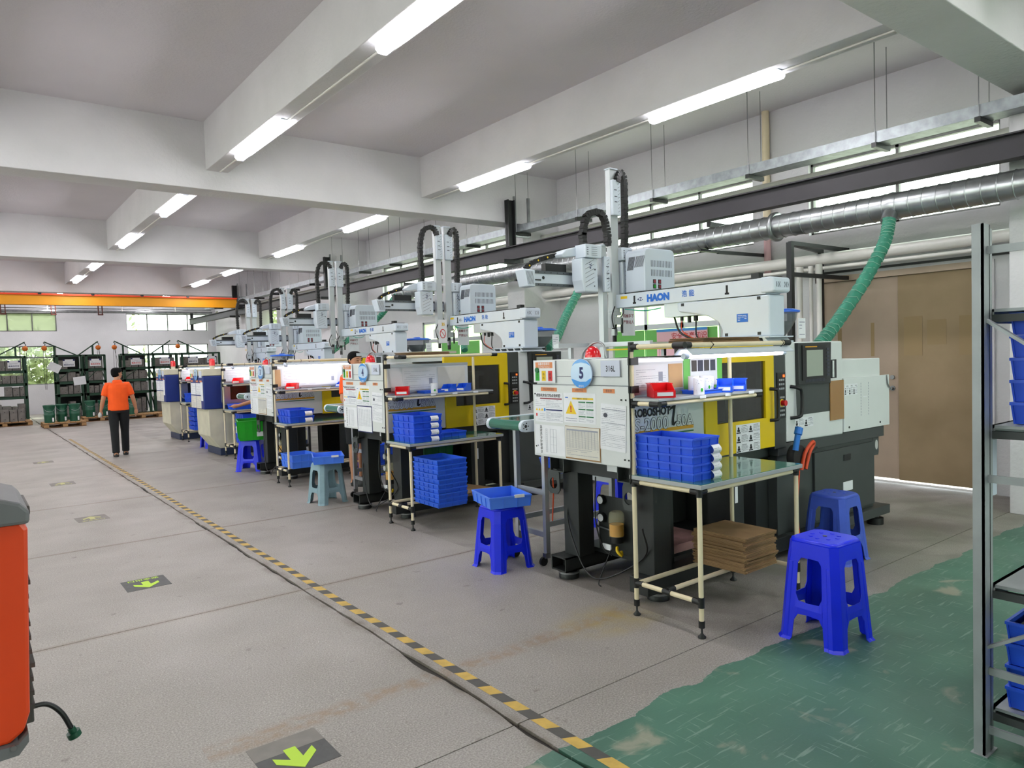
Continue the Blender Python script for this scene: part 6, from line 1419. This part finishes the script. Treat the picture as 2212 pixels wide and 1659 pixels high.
for (x, z, a, lb) in ((.22, 1.05, .3, 'leftmost white sheet tied to the far green rack'), (3.02, 1.10, -.1, 'tilted white sheet hanging on the second green rack'), (2.32, 1.66, .5, 'folded white sheet at the top corner of the second green rack')):
    F = Fr((0, 0, 0), (math.cos(a), 0, -math.sin(a)), (math.sin(a), 0, math.cos(a))); o = B('paper').fbox(F, 0, 0, .34, .26, 0, .003).build('hanging_sheet'); o.location = (x - (.12 if x < 3 else .10), YR - .012, z); tag(o, lb, 'paper')
# pallets, drums
def pallet(x, y, w, d, label, rz=0):
    t = thing('wooden_pallet', label, 'pallet', (x, y, 0), rz); n = 8
    for k in range(n): B('wood').box(w * k / n + .008, 0, .115, w * (k + 1) / n - .012, d, .135).build('deck_board', t)
    for y0 in (0, d / 2 - .045, d - .09):
        B('wood_dark').box(0, y0, .095, w, y0 + .09, .115).build('stringer_board', t); B('wood_dark').box(0, y0, 0, w, y0 + .09, .02).build('bottom_board', t)
        for x0 in (0, w / 2 - .06, w - .12): B('wood').box(x0, y0, .02, x0 + .12, y0 + .09, .095).build('block', t)
pallet(1.83, 23.6, 1.02, 1.0, 'wooden pallet carrying three green drums, nearest at the far end'); pallet(2.98, 25.2, 1.0, .8, 'wooden pallet left of the walking man with two green drums'); pallet(4.06, 25.1, 1.1, .8, 'wooden pallet right of the walking man with one green drum'); pallet(.35, 25.45, 1.35, .9, 'wooden pallet of steel moulds under the far left rack'); pallet(5.3, 25.3, .9, .8, 'tilted empty pallet by the farthest blue machine', .25)
def drum(x, y, label, z=.135):
    t = thing('green_drum', label, 'drum', (x, y, z)); r = .145
    B('drum_green').lathe((0, 0, 0), [(r * .88, 0), (r * .90, .15), (r * .94, .20), (r * .96, .24), (r * .90, .245), (r * .96, .40), (r, .44), (r * 1.03, .46), (r * 1.03, .475)], 20).build('drum_body', t); B('drum_green').lathe((0, 0, .475), [(r * 1.05, 0), (r * 1.05, .02), (r * .9, .025), (r * .88, .015)], 20).build('lid', t)
    B('steel').tube(spline([(-r, -.03, .42), (-r * .6, -r * .95, .34), (0, -r * 1.12, .31), (r * .6, -r * .95, .34), (r, -.03, .42)], 5), .005, 5).build('wire_handle', t); B('paper').box(.05, -r * 1.02, .03, .09, -r * .96, .14).build('white_label', t)
drum(2.00, 23.95, 'left green drum of three on the nearest pallet'); drum(2.32, 24.15, 'middle green drum of three on the nearest pallet'); drum(2.62, 24.0, 'right green drum of three on the nearest pallet')
drum(3.20, 25.5, 'left green drum on the pallet behind the walking man'); drum(3.56, 25.5, 'right green drum on the pallet left of the walking man'); drum(4.35, 25.4, 'green drum showing just right of the walking man')
x = .40
for k in range(6):
    mw = (.22, .16, .10, .2, .18, .16)[k]; mh = (.30, .34, .28, .36, .33, .36)[k]
    o = MB().use('mould_steel').box(0, 0, 0, mw, .4, mh * .45).box(.005, .005, mh * .45, mw - .005, .395, mh * .5).box(0, 0, mh * .5, mw, .4, mh).use('black').cyl((mw * .5, -.001, mh * .8), (mw * .5, .002, mh * .8), .014, 8).cyl((mw * .5, -.001, mh * .2), (mw * .5, .002, mh * .2), .014, 8).build('steel_mould'); o.location = (x, 25.55, .135)
    tag(o, 'steel mould block on the pallet under the far left rack', 'mould', 'moulds on the far left pallet'); x += mw + .02
